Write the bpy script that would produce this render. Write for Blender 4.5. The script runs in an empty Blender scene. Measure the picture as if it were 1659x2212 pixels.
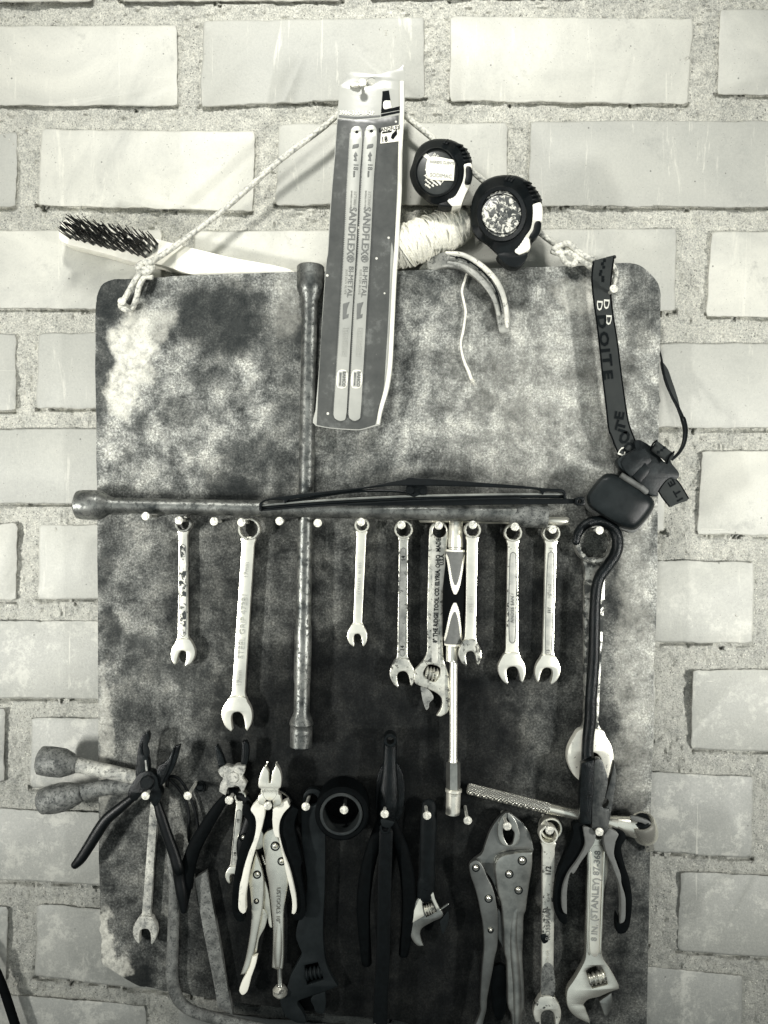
import bpy, bmesh, math, random
import numpy as np
from mathutils import Vector, Matrix, noise as mnoise
random.seed(7)
rng = np.random.RandomState(11)
R = math.radians
scene = bpy.context.scene
COL = scene.collection

# ------------------------------------------------------------------ scale
S = 0.00043          # metres per sheet unit on the board's face
D = 0.80             # distance of the camera from the board
CU, CV = 829.5, 1106.0
WALL = -0.026        # brick faces lie this far behind the board face
def sc(h): return S * (D - h) / D
def P(u, v, h=0.0):
    k = sc(h)
    return Vector(((u - CU) * k, -h, (CV - v) * k))
def conv(x0, y0, s):
    return lambda x, y: ((x0 + x / s) / 1.8228, (y0 + y / s) / 1.8228)
zPL = conv(200, 2800, 2.37);  zBL = conv(300, 3400, 2.37);  zCU = conv(700, 2850, 2.765)
zLK = conv(850, 3300, 2.37);  zRG = conv(1150, 2800, 2.37); zVG = conv(1750, 3000, 3.318)
zVH = conv(1750, 3500, 3.318); zRT = conv(2100, 2850, 3.0164); zST = conv(2050, 3400, 3.0164)
zDK = conv(1350, 3400, 3.0164); zHP = conv(1150, 200, 2.765); zHQ = conv(1150, 950, 2.765)
zTP = conv(1540, 500, 2.37);  zHS = conv(1540, 950, 2.765); zSR = conv(2100, 900, 2.37)
zHL = conv(2150, 1600, 2.5523); zWL = conv(950, 1800, 2.37); zWR = conv(1600, 1800, 2.37)
zMW = conv(1450, 2250, 2.765); zMR = conv(1900, 1950, 2.37); zBR = conv(200, 800, 2.37)
zML = conv(550, 1900, 2.2114); zD = lambda x, y: (x, y)

def pts(z, s):
    """'x,y x,yc ...' -> list of (u, v, corner)"""
    out = []
    for w in s.split():
        c = w.endswith('c')
        a, b = w.rstrip('c').split(',')
        u, v = z(float(a), float(b))
        out.append((u, v, c))
    return out
def cat(p0, p1, p2, p3, t):
    """centripetal Catmull-Rom between p1 and p2"""
    a = max(np.linalg.norm(np.subtract(p1, p0)) ** .5, 1e-4); b = max(np.linalg.norm(np.subtract(p2, p1)) ** .5, 1e-4); c = max(np.linalg.norm(np.subtract(p3, p2)) ** .5, 1e-4)
    m1 = (p2 - p1) if a < 1e-3 else b * ((p1 - p0) / a - (p2 - p0) / (a + b) + (p2 - p1) / b)
    m2 = (p2 - p1) if c < 1e-3 else b * ((p2 - p1) / b - (p3 - p1) / (b + c) + (p3 - p2) / c)
    t2, t3 = t * t, t * t * t
    return (2 * t3 - 3 * t2 + 1) * p1 + (t3 - 2 * t2 + t) * m1 + (-2 * t3 + 3 * t2) * p2 + (t3 - t2) * m2
def smooth_closed(pl, sub=5):
    n = len(pl); out = []
    V = [np.array(p[:2], float) for p in pl]
    C = [len(p) > 2 and bool(p[2]) for p in pl]
    for i in range(n):
        a, b = V[i], V[(i + 1) % n]
        p0 = a if C[i] else V[i - 1]
        p3 = b if C[(i + 1) % n] else V[(i + 2) % n]
        for k in range(sub):
            out.append(tuple(cat(p0, a, b, p3, k / sub)))
    return out
def smooth_open(pl, sub=5):
    V = [np.array(p, float) for p in pl]; n = len(V); out = []
    for i in range(n - 1):
        p0 = V[i - 1] if i else V[0]; p3 = V[i + 2] if i + 2 < n else V[-1]
        for k in range(sub): out.append(cat(p0, V[i], V[i + 1], p3, k / sub))
    out.append(V[-1]); return out

# ------------------------------------------------------------------ things and parts
def thing(name, label, catg, u, v, h=0.0, group=None):
    o = bpy.data.objects.new(name, None); COL.objects.link(o)
    o.location = P(u, v, h); o.empty_display_size = 0.01
    o['label'] = label; o['category'] = catg
    if group: o['group'] = group
    return o
def root_loc(o):
    l = Vector(o.location)
    while o.parent: o = o.parent; l = l + Vector(o.location)
    return l
def part(name, me, mat, parent=None, label=None, smooth=True, at=None):
    """link a mesh given in world coordinates as ONE object"""
    o = bpy.data.objects.new(name, me); COL.objects.link(o)
    if parent is not None:
        o.parent = parent; loc = root_loc(parent)
    else:
        loc = at if at is not None else Vector((0, 0, 0)); o.location = loc
    if loc.length > 0: me.transform(Matrix.Translation(-loc))
    me.name = name
    me.materials.clear(); me.materials.append(mat)
    if smooth:
        me.polygons.foreach_set('use_smooth', [True] * len(me.polygons))
        try: me.set_sharp_from_angle(angle=R(38))
        except Exception: pass
    if label: o['label'] = label
    return o
def single(name, me, mat, label, catg, group=None, smooth=True, kind=None):
    c = Vector((0, 0, 0))
    if len(me.vertices):
        for v in me.vertices: c += v.co
        c /= len(me.vertices)
    o = part(name, me, mat, None, None, smooth, at=c)
    o['label'] = label; o['category'] = catg
    if group: o['group'] = group
    if kind: o['kind'] = kind
    return o
def join(*ms):
    bm = bmesh.new()
    for m in ms: bm.from_mesh(m)
    me = bpy.data.meshes.new('m'); bm.to_mesh(me); bm.free(); return me
def mesh_of(V, F):
    me = bpy.data.meshes.new('m'); me.from_pydata([tuple(v) for v in V], [], F); me.update(); return me

# ------------------------------------------------------------------ shapes
def plate(outline, h0, h1, holes=(), bev=1.2, sub=5):
    """flat extruded shape between heights h0 and h1, bevelled edges; outline true at its front face"""
    k = sc(h1); b = min(bev * k, (h1 - h0) * 0.45)
    cu = bpy.data.curves.new('c', 'CURVE'); cu.dimensions = '2D'; cu.fill_mode = 'BOTH'
    cu.extrude = (h1 - h0) / 2 - b; cu.bevel_depth = b; cu.bevel_resolution = 1; cu.offset = -b
    for ol in [outline] + list(holes):
        q = smooth_closed(ol, sub) if sub > 1 else [p[:2] for p in ol]
        c = []
        for p in q:
            if not c or (abs(p[0] - c[-1][0]) + abs(p[1] - c[-1][1])) > 0.25: c.append(p)
        if abs(c[0][0] - c[-1][0]) + abs(c[0][1] - c[-1][1]) < 0.25: c.pop()
        sp = cu.splines.new('POLY'); sp.points.add(len(c) - 1); sp.use_cyclic_u = True
        for i, p in enumerate(c):
            sp.points[i].co = ((p[0] - CU) * k, (CV - p[1]) * k, 0, 1)
    ob = bpy.data.objects.new('c', cu)
    me = bpy.data.meshes.new_from_object(ob)
    bpy.data.objects.remove(ob); bpy.data.curves.remove(cu)
    me.transform(Matrix.Translation((0, -(h0 + h1) / 2, 0)) @ Matrix.Rotation(R(90), 4, 'X'))
    bm = bmesh.new(); bm.from_mesh(me); bmesh.ops.remove_doubles(bm, verts=bm.verts, dist=1e-6)
    bmesh.ops.recalc_face_normals(bm, faces=bm.faces); bm.to_mesh(me); bm.free()
    return me
def circ(u, v, r, n=24, ry=None, rot=0):
    ry = ry or r; o = []
    for i in range(n):
        a = 2 * math.pi * i / n; x, y = r * math.cos(a), ry * math.sin(a)
        o.append((u + x * math.cos(rot) - y * math.sin(rot), v + x * math.sin(rot) + y * math.cos(rot), False))
    return o
def tube(path, r, flat=1.0, seg=12, sub=4, cap='round', rect=False, closed=False):
    """path [(u,v,h)], r px or list of px; flat = depth/width of the section"""
    n = len(path)
    rr = r if isinstance(r, (list, tuple)) else [r] * n
    pl = [np.array((p[0], p[1], p[2] if len(p) > 2 else 0.01, rr[i])) for i, p in enumerate(path)]
    q = smooth_open([p for p in pl], sub) if sub > 1 else pl
    C = [P(p[0], p[1], p[2]) for p in q]; RR = [max(p[3], 0.05) * sc(p[2]) for p in q]
    m = len(C); V = []; F = []
    rings = []
    T = []
    for i in range(m):
        t = (C[min(i + 1, m - 1)] - C[max(i - 1, 0)])
        if t.length < 1e-9: t = Vector((1, 0, 0))
        T.append(t.normalized())
    if cap == 'round':
        C2 = []; R2 = []; T2 = []
        for a in (80, 50, 22):
            C2.append(C[0] - T[0] * RR[0] * math.sin(R(a)) * .8); R2.append(RR[0] * math.cos(R(a))); T2.append(T[0])
        C2 += C; R2 += RR; T2 += T
        for a in (22, 50, 80):
            C2.append(C[-1] + T[-1] * RR[-1] * math.sin(R(a)) * .8); R2.append(RR[-1] * math.cos(R(a))); T2.append(T[-1])
        C, RR, T = C2, R2, T2
    m = len(C)
    prev = None
    for i in range(m):
        t = T[i]; nrm = Vector((0, -1, 0)) - t * Vector((0, -1, 0)).dot(t)
        if nrm.length < 0.15: nrm = prev if prev is not None else t.orthogonal()
        nrm = nrm.normalized()
        if prev is not None and nrm.dot(prev) < 0: nrm = -nrm
        prev = nrm
        b = t.cross(nrm).normalized()
        for k in range(seg):
            a = 2 * math.pi * k / seg; ca, sa = math.cos(a), math.sin(a)
            if rect:
                e = 0.35; ca = math.copysign(abs(ca) ** e, ca); sa = math.copysign(abs(sa) ** e, sa)
            V.append(C[i] + b * RR[i] * ca + nrm * RR[i] * flat * sa)
    for i in range(m - 1):
        for k in range(seg):
            k2 = (k + 1) % seg
            F.append((i * seg + k, i * seg + k2, (i + 1) * seg + k2, (i + 1) * seg + k))
    F.append(tuple(range(seg))[::-1]); F.append(tuple((m - 1) * seg + k for k in range(seg)))
    me = mesh_of(V, F)
    bm = bmesh.new(); bm.from_mesh(me); bmesh.ops.recalc_face_normals(bm, faces=bm.faces); bm.to_mesh(me); bm.free()
    return me
def lathe(p0, p1, prof, seg=24, inner=None, closed=False, rot=0.0):
    """p0,p1 world; prof [(t, r metres)]"""
    ax = (p1 - p0); a = ax.normalized(); e1 = a.orthogonal().normalized()
    if abs(a.dot(Vector((0, -1, 0)))) < .9:
        e1 = (Vector((0, -1, 0)) - a * a.dot(Vector((0, -1, 0)))).normalized()
    e2 = a.cross(e1); V = []; F = []; m = len(prof)
    for j, (t, r) in enumerate(prof):
        for k in range(seg):
            th = 2 * math.pi * k / seg + rot
            rk = r * (inner(th) if inner and (j in inner.js) else 1)
            V.append(p0 + ax * t + e1 * rk * math.cos(th) + e2 * rk * math.sin(th))
    L = m if closed else m - 1
    for i in range(L):
        i2 = (i + 1) % m
        for k in range(seg):
            k2 = (k + 1) % seg
            F.append((i * seg + k, i * seg + k2, i2 * seg + k2, i2 * seg + k))
    if not closed:
        F.append(tuple(range(seg))[::-1]); F.append(tuple((m - 1) * seg + k for k in range(seg)))
    me = mesh_of(V, F)
    bm = bmesh.new(); bm.from_mesh(me); bmesh.ops.recalc_face_normals(bm, faces=bm.faces); bm.to_mesh(me); bm.free()
    return me
def bar(a, b, prof, seg=24, h=None, rot=0.0):
    """turned bar between (u,v,h) a and b with profile [(t, r px)]"""
    k = sc((a[2] + b[2]) / 2)
    return lathe(P(*a), P(*b), [(t, r * k) for t, r in prof], seg, rot=rot)
def ring(u, v, ro, ri, h0, h1, teeth=0, seg=48):
    k = sc(h1); ro *= k; ri *= k; b = (ro - ri) * .28; hh = h1 - h0
    p0 = P(u, v, h1); p0.y = -h0; p1 = p0 + Vector((0, -hh, 0))
    prof = [(0, ri), (0, ro), (1 - b / hh, ro), (1, ro - b), (1, ri + b * .6), (1 - b * .6 / hh, ri)]
    inner = None
    if teeth:
        def inner(th): return 1 + 0.10 * abs(math.sin(th * teeth / 2)) - .03
        inner.js = (0, 5)
    return lathe(p0, p1, prof, seg, inner, closed=True)
def disc(u, v, r, h0, h1, dome=0.0, seg=20):
    k = sc(h1); r *= k; p0 = P(u, v, h1); p0.y = -h0; p1 = p0 + Vector((0, -(h1 - h0), 0)); hh = h1 - h0
    prof = [(0, r), (1 - min(.5, r * .15 / hh), r), (1, r * .85)]
    if dome:
        prof = [(0, r)] + [(math.sin(R(a)), r * math.cos(R(a))) for a in (15, 35, 55, 72, 86)]
    return lathe(p0, p1, prof, seg)
def loft(layers, n=56, center=None):
    """layers [(outline, h)] star-shaped about center; rings joined, last capped"""
    V = []; F = []
    for ol, h in layers:
        q = smooth_closed(ol, 8)
        cu, cv = center
        ang = np.array([math.atan2(p[1] - cv, p[0] - cu) for p in q]); rad = np.array([math.hypot(p[0] - cu, p[1] - cv) for p in q])
        o = np.argsort(ang); ang, rad = ang[o], rad[o]
        A = np.linspace(-math.pi, math.pi, n, endpoint=False)
        rr = np.interp(A, np.r_[ang - 2 * math.pi, ang, ang + 2 * math.pi], np.r_[rad, rad, rad])
        for a, r in zip(A, rr): V.append(P(cu + r * math.cos(a), cv + r * math.sin(a), h))
    m = len(layers)
    for i in range(m - 1):
        for k in range(n):
            k2 = (k + 1) % n
            F.append((i * n + k, i * n + k2, (i + 1) * n + k2, (i + 1) * n + k))
    V.append(P(center[0], center[1], layers[-1][1])); c = len(V) - 1
    for k in range(n): F.append(((m - 1) * n + k, (m - 1) * n + (k + 1) % n, c))
    V.append(P(center[0], center[1], layers[0][1])); c = len(V) - 1
    for k in range(n): F.append(((k + 1) % n, k, c))
    me = mesh_of(V, F)
    bm = bmesh.new(); bm.from_mesh(me); bmesh.ops.recalc_face_normals(bm, faces=bm.faces); bm.to_mesh(me); bm.free()
    return me
def scaled(ol, c, s):
    return [(c[0] + (p[0] - c[0]) * s, c[1] + (p[1] - c[1]) * s, p[2] if len(p) > 2 else False) for p in ol]
def text(s, u, v, size, ang, h, sx=1.0, thick=0.0002, bold=0.0):
    cu = bpy.data.curves.new('t', 'FONT'); cu.body = s; cu.size = size * sc(h); cu.align_x = 'CENTER'; cu.align_y = 'CENTER'
    cu.extrude = thick; cu.offset = bold * sc(h); cu.resolution_u = 2
    ob = bpy.data.objects.new('t', cu); COL.objects.link(ob)
    me = bpy.data.meshes.new_from_object(ob)
    bpy.data.objects.remove(ob); bpy.data.curves.remove(cu)
    me.transform(Matrix.Translation(P(u, v, h)) @ Matrix.Rotation(R(90), 4, 'X') @ Matrix.Rotation(R(ang), 4, 'Z') @ Matrix.Diagonal((sx, 1, 1, 1)))
    return me

# ------------------------------------------------------------------ materials
def grey(g):
    t = max(g, 1e-5) ** 0.35
    cool, mid, warm = (0.66, 1.02, 1.15), (0.98, 1.02, 0.96), (1.02, 1.0, 0.87)
    if t < .14: c = cool
    elif t < .38: f = (t - .14) / .24; c = [a + (b - a) * f for a, b in zip(cool, mid)]
    else: f = min(1, max(0, (t - .55) / .40)); c = [a + (b - a) * f for a, b in zip(mid, warm)]
    return (g * c[0], g * c[1], g * c[2], 1)
class N:
    def __init__(s, name):
        s.m = bpy.data.materials.new(name); s.m.use_nodes = True; s.t = s.m.node_tree
        s.b = s.t.nodes['Principled BSDF']; s.L = s.t.links
        s.tc = s.t.nodes.new('ShaderNodeTexCoord').outputs['Object']
    def link(s, a, b): s.L.new(a, b)
    def noise(s, scale, detail=6, rough=.6, vec=None, dist=0.0):
        n = s.t.nodes.new('ShaderNodeTexNoise'); n.inputs['Scale'].default_value = scale
        n.inputs['Detail'].default_value = detail; n.inputs['Roughness'].default_value = rough; n.inputs['Distortion'].default_value = dist
        s.link(vec or s.tc, n.inputs['Vector']); return n.outputs['Fac']
    def voro(s, scale, vec=None, feat='F1'):
        n = s.t.nodes.new('ShaderNodeTexVoronoi'); n.inputs['Scale'].default_value = scale; n.feature = feat
        s.link(vec or s.tc, n.inputs['Vector']); return n.outputs['Distance']
    def ramp(s, fac, stops):
        n = s.t.nodes.new('ShaderNodeValToRGB'); e = n.color_ramp.elements
        while len(e) < len(stops): e.new(.5)
        for i, (p, g) in enumerate(stops):
            e[i].position = p; e[i].color = grey(g) if not isinstance(g, tuple) else g
        s.link(fac, n.inputs['Fac']); return n.outputs['Color']
    def nramp(s, fac, stops): return s.ramp(fac, [(p, (g, g, g, 1)) for p, g in stops])
    def lin(s, fac, a, b, lo=0.0, hi=1.0):
        n = s.t.nodes.new('ShaderNodeMapRange'); n.clamp = True; n.interpolation_type = 'SMOOTHSTEP'
        for k, v in zip(('From Min', 'From Max', 'To Min', 'To Max'), (a, b, lo, hi)): n.inputs[k].default_value = v
        s.link(fac, n.inputs['Value']); return n.outputs['Result']
    def math(s, op, a, b=None):
        n = s.t.nodes.new('ShaderNodeMath'); n.operation = op
        for i, x in enumerate((a, b)):
            if x is None: continue
            if isinstance(x, (int, float)): n.inputs[i].default_value = x
            else: s.link(x, n.inputs[i])
        return n.outputs[0]
    def mix(s, f, a, b, mode='MIX'):
        n = s.t.nodes.new('ShaderNodeMix'); n.data_type = 'RGBA'; n.blend_type = mode
        for i, x in ((0, f), (6, a), (7, b)):
            if isinstance(x, (int, float)): n.inputs[i].default_value = x if i == 0 else 0
            elif isinstance(x, tuple): n.inputs[i].default_value = x
            else: s.link(x, n.inputs[i])
        return n.outputs[2]
    def mapping(s, scale=(1, 1, 1), loc=(0, 0, 0), rot=(0, 0, 0)):
        n = s.t.nodes.new('ShaderNodeMapping'); n.inputs['Scale'].default_value = scale; n.inputs['Location'].default_value = loc
        n.inputs['Rotation'].default_value = rot
        s.link(s.tc, n.inputs['Vector']); return n.outputs[0]
    def col(s, c): s.link(c, s.b.inputs['Base Color'])
    def bump(s, hgt, strength=.5, dist=.001):
        n = s.t.nodes.new('ShaderNodeBump'); n.inputs['Strength'].default_value = strength; n.inputs['Distance'].default_value = dist
        s.link(hgt, n.inputs['Height']); s.link(n.outputs[0], s.b.inputs['Normal'])
    def set(s, rough=.5, metal=0.0, spec=.5, coat=0.0):
        s.b.inputs['Roughness'].default_value = rough; s.b.inputs['Metallic'].default_value = metal
        s.b.inputs['Specular IOR Level'].default_value = spec; s.b.inputs['Coat Weight'].default_value = coat
        return s.m
def mottled(name, g0, g1, scale=120, rough=.5, metal=0.0, bump=.25, spec=.5, pits=0.0, pitg=.02, pa=.56, pb=.62, pscale=90, coat=0.0, detail=7):
    """two-tone noise surface, optionally with dark pits / rust patches"""
    n = N(name)
    c = n.ramp(n.noise(scale, detail, .65), [(.34, g0), (.66, g1)])
    if pits > 0:
        m = n.math('MULTIPLY', n.lin(n.noise(pscale, 8, .7, dist=.4), pa, pb), pits)
        c = n.mix(m, c, grey(pitg))
        r = n.lin(m, 0, 1, rough, .8); n.link(r, n.b.inputs['Roughness'])
    n.col(c)
    if bump: n.bump(n.noise(scale * 5, 5, .7), bump, .0006)
    m = n.set(rough, metal, spec, coat)
    return m
M = {}
M['chrome'] = mottled('bright chrome', .62, .92, 24, .26, .85, .08, pits=.3, pitg=.2, pa=.58, pb=.70, pscale=80)
M['satin'] = mottled('satin chrome', .60, .97, 18, .34, .72, .06, pits=.4, pitg=.25, pa=.60, pb=.70, pscale=120)
M['chromerust'] = mottled('chrome with rust pits', .45, .78, 70, .34, .6, .25, pits=.95, pa=.53, pb=.60, pscale=110)
M['chromeworn'] = mottled('worn chrome', .28, .9, 50, .32, .7, .25, pits=.85, pa=.53, pb=.60, pscale=150)
M['chromedark'] = mottled('greasy chrome', .10, .55, 90, .35, .5, .35, pits=.9, pa=.48, pb=.56, pscale=80)
M['half'] = mottled('half rusted chrome', .50, .95, 40, .32, .65, .3, pits=.95, pa=.575, pb=.605, pscale=110)
M['steel'] = mottled('nickel steel', .16, .48, 28, .30, .85, .15)
M['steeldk'] = mottled('dull dark steel', .10, .22, 30, .36, .75, .1)
M['rust'] = mottled('rusty steel', .05, .24, 120, .6, .35, .9, pits=.7, pscale=420, pa=.5, pb=.6, detail=9)
M['rustlt'] = mottled('worn rusty steel', .035, .30, 55, .36, .7, .5, pits=.6, pscale=240, pa=.5, pb=.6, detail=9)
M['rustpale'] = mottled('pale rust', .18, .6, 110, .75, .1, .9, pits=.6, pscale=350, pa=.52, pb=.6, detail=9)
M['ironblk'] = mottled('black greasy iron', .002, .010, 130, .30, .15, .6, spec=.2)
M['rubber'] = mottled('black rubber', .002, .004, 200, .40, 0, .25, spec=.25)
M['rubbermatt'] = mottled('matt black rubber', .0015, .0035, 200, .7, 0, .2, spec=.06)
M['rubberrib'] = mottled('black rubber ribs', .003, .008, 90, .45, 0, .3, spec=.2)
M['plasticblk'] = mottled('black plastic', .003, .006, 120, .36, 0, .2, spec=.18)
M['gripgrey'] = mottled('grey rubber', .10, .13, 250, .6, 0, .15)
M['gripgreydk'] = mottled('grimy grey rubber', .06, .11, 100, .55, 0, .15)
M['gripwhite'] = mottled('white rubber', .62, .80, 50, .5, 0, .1, pits=.4, pitg=.3, pscale=90)
M['white'] = mottled('white plastic', .80, .88, 50, .35, 0, .03)
M['nailhead'] = mottled('zinc nail', .35, .95, 330, .38, .3, .6, detail=3)
M['nail'] = mottled('nail shank', .3, .6, 200, .4, .1, .2)
M['dark'] = mottled('dark steel', .003, .008, 120, .55, .1, .3, spec=.12)
M['darkgrey'] = mottled('dark grey steel', .008, .016, 60, .5, .2, .15, spec=.2)
M['ink'] = mottled('black ink', .004, .007, 50, .75, 0, 0, spec=.1)
M['inkgrey'] = mottled('grey ink', .12, .15, 50, .6, 0, 0)
M['inkpale'] = mottled('pale engraving', .36, .42, 50, .6, 0, 0)
M['inklight'] = mottled('light ink', .55, .62, 50, .6, 0, 0)
M['raised'] = mottled('raised metal letters', .5, .75, 50, .35, .5, 0)
M['wood'] = mottled('pale wood', .80, .92, 40, .5, 0, .15)
M['jute'] = mottled('jute fibre', .72, .98, 500, .9, 0, .8)
M['jutedk'] = mottled('jute core', .5, .75, 300, .95, 0, .6)
M['lamptop'] = mottled('scuffed black plastic', .004, .022, 18, .38, 0, .3, spec=.15)
M['lampside'] = mottled('bracket plastic', .005, .02, 90, .42, 0, .4, spec=.2)
M['panel'] = mottled('recessed satin panel', .35, .6, 60, .45, .4, .15, pits=.5, pa=.55, pb=.65, pscale=150)
M['panelstain'] = mottled('rust stained recess', .4, .75, 120, .5, .2, .3, pits=1, pa=.50, pb=.54, pscale=190, pitg=.03)
M['spotted'] = mottled('pale spotted chrome', .7, .95, 60, .38, .45, .2, pits=.8, pa=.60, pb=.63, pscale=200)
M['rustbar'] = mottled('flaking rusty bar', .06, .26, 150, .65, .2, .9, pits=.7, pscale=300, pa=.5, pb=.6, detail=9)
M['letter'] = mottled('embossed letters', .22, .32, 50, .5, .3, 0)
M['rimgrey'] = mottled('grey rim', .02, .045, 60, .4, .2, .1, spec=.3)
M['shoe'] = mottled('dull horseshoe steel', .16, .50, 45, .5, .3, .4, pits=.6, pscale=200, pa=.54, pb=.62)
M['shoelt'] = mottled('rubbed horseshoe edge', .45, .80, 60, .5, .2, .4, pits=.6, pscale=220, pa=.56, pb=.62)
M['panelgrey'] = mottled('grimy recess', .14, .34, 120, .5, .3, .3, pits=.7, pscale=150)

def rope_mat():
    n = N('braided cord'); v = n.voro(330)
    c = n.ramp(v, [(.0, .80), (.55, .62), (1.0, .18)]); sp = n.lin(n.voro(130), .0, .16, 1, 0)
    n.col(n.mix(n.math('MULTIPLY', sp, .5), c, grey(.25))); n.bump(n.math('MULTIPLY', v, -1), .8, .0012); return n.set(.85)
M['rope'] = rope_mat()
def strap_mat():
    n = N('woven webbing')
    w = n.t.nodes.new('ShaderNodeTexWave'); w.bands_direction = 'Z'; w.inputs['Scale'].default_value = 330; w.inputs['Distortion'].default_value = 1.2
    n.link(n.tc, w.inputs['Vector'])
    n.col(n.mix(.3, n.ramp(w.outputs['Fac'], [(0, .02), (1, .055)]), n.ramp(n.noise(60), [(.3, .025), (.7, .06)])))
    n.bump(w.outputs['Fac'], .5, .0005); return n.set(.8, 0, .1)
M['strap'] = strap_mat()
def knurl_mat():
    n = N('knurled chrome')
    vec = n.mapping((1, 1, 1), rot=(0, R(14), 0))
    w1 = n.t.nodes.new('ShaderNodeTexWave'); w1.bands_direction = 'DIAGONAL'; w1.inputs['Scale'].default_value = 235; n.link(vec, w1.inputs['Vector'])
    vec2 = n.mapping((-1, 1, 1), rot=(0, R(14), 0))
    w2 = n.t.nodes.new('ShaderNodeTexWave'); w2.bands_direction = 'DIAGONAL'; w2.inputs['Scale'].default_value = 235; n.link(vec2, w2.inputs['Vector'])
    h = n.math('MULTIPLY', w1.outputs['Fac'], w2.outputs['Fac'])
    n.col(n.ramp(h, [(.0, .14), (.45, .85)])); n.bump(h, .9, .001); return n.set(.32, .7)
M['knurl'] = knurl_mat()
def card_mat():
    n = N('printed card')
    base = n.ramp(n.noise(30, 9, .75), [(.3, .055), (.55, .085), (.66, .16)])
    sp = n.lin(n.voro(70), .06, .10, 1, 0)
    n.col(n.mix(sp, base, grey(.7))); n.bump(n.noise(30, 3), .3, .002); return n.set(.28, 0, .3)
M['card'] = card_mat()
M['cardlight'] = mottled('pale glossy card', .34, .46, 18, .25, 0, .2, detail=3)
M['cardedge'] = mottled('white card edge', .66, .8, 20, .35, 0, .1)
M['blade'] = mottled('painted saw blade', .34, .44, 30, .38, .2, .05)
def label_mat():
    n = N('scratched label')
    base = n.ramp(n.noise(60, 6, .7), [(.4, .04), (.6, .09)])
    m = n.lin(n.noise(170, 8, .75, dist=.8), .50, .55)
    n.col(n.mix(m, base, grey(.7))); n.bump(n.noise(170, 6), .4, .0008); return n.set(.3)
M['scratched'] = label_mat()
M['label'] = mottled('dark round label', .03, .06, 60, .3, 0, .05, spec=.2)
M['paper'] = mottled('paper sticker', .78, .86, 50, .6, 0, .03)

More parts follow.
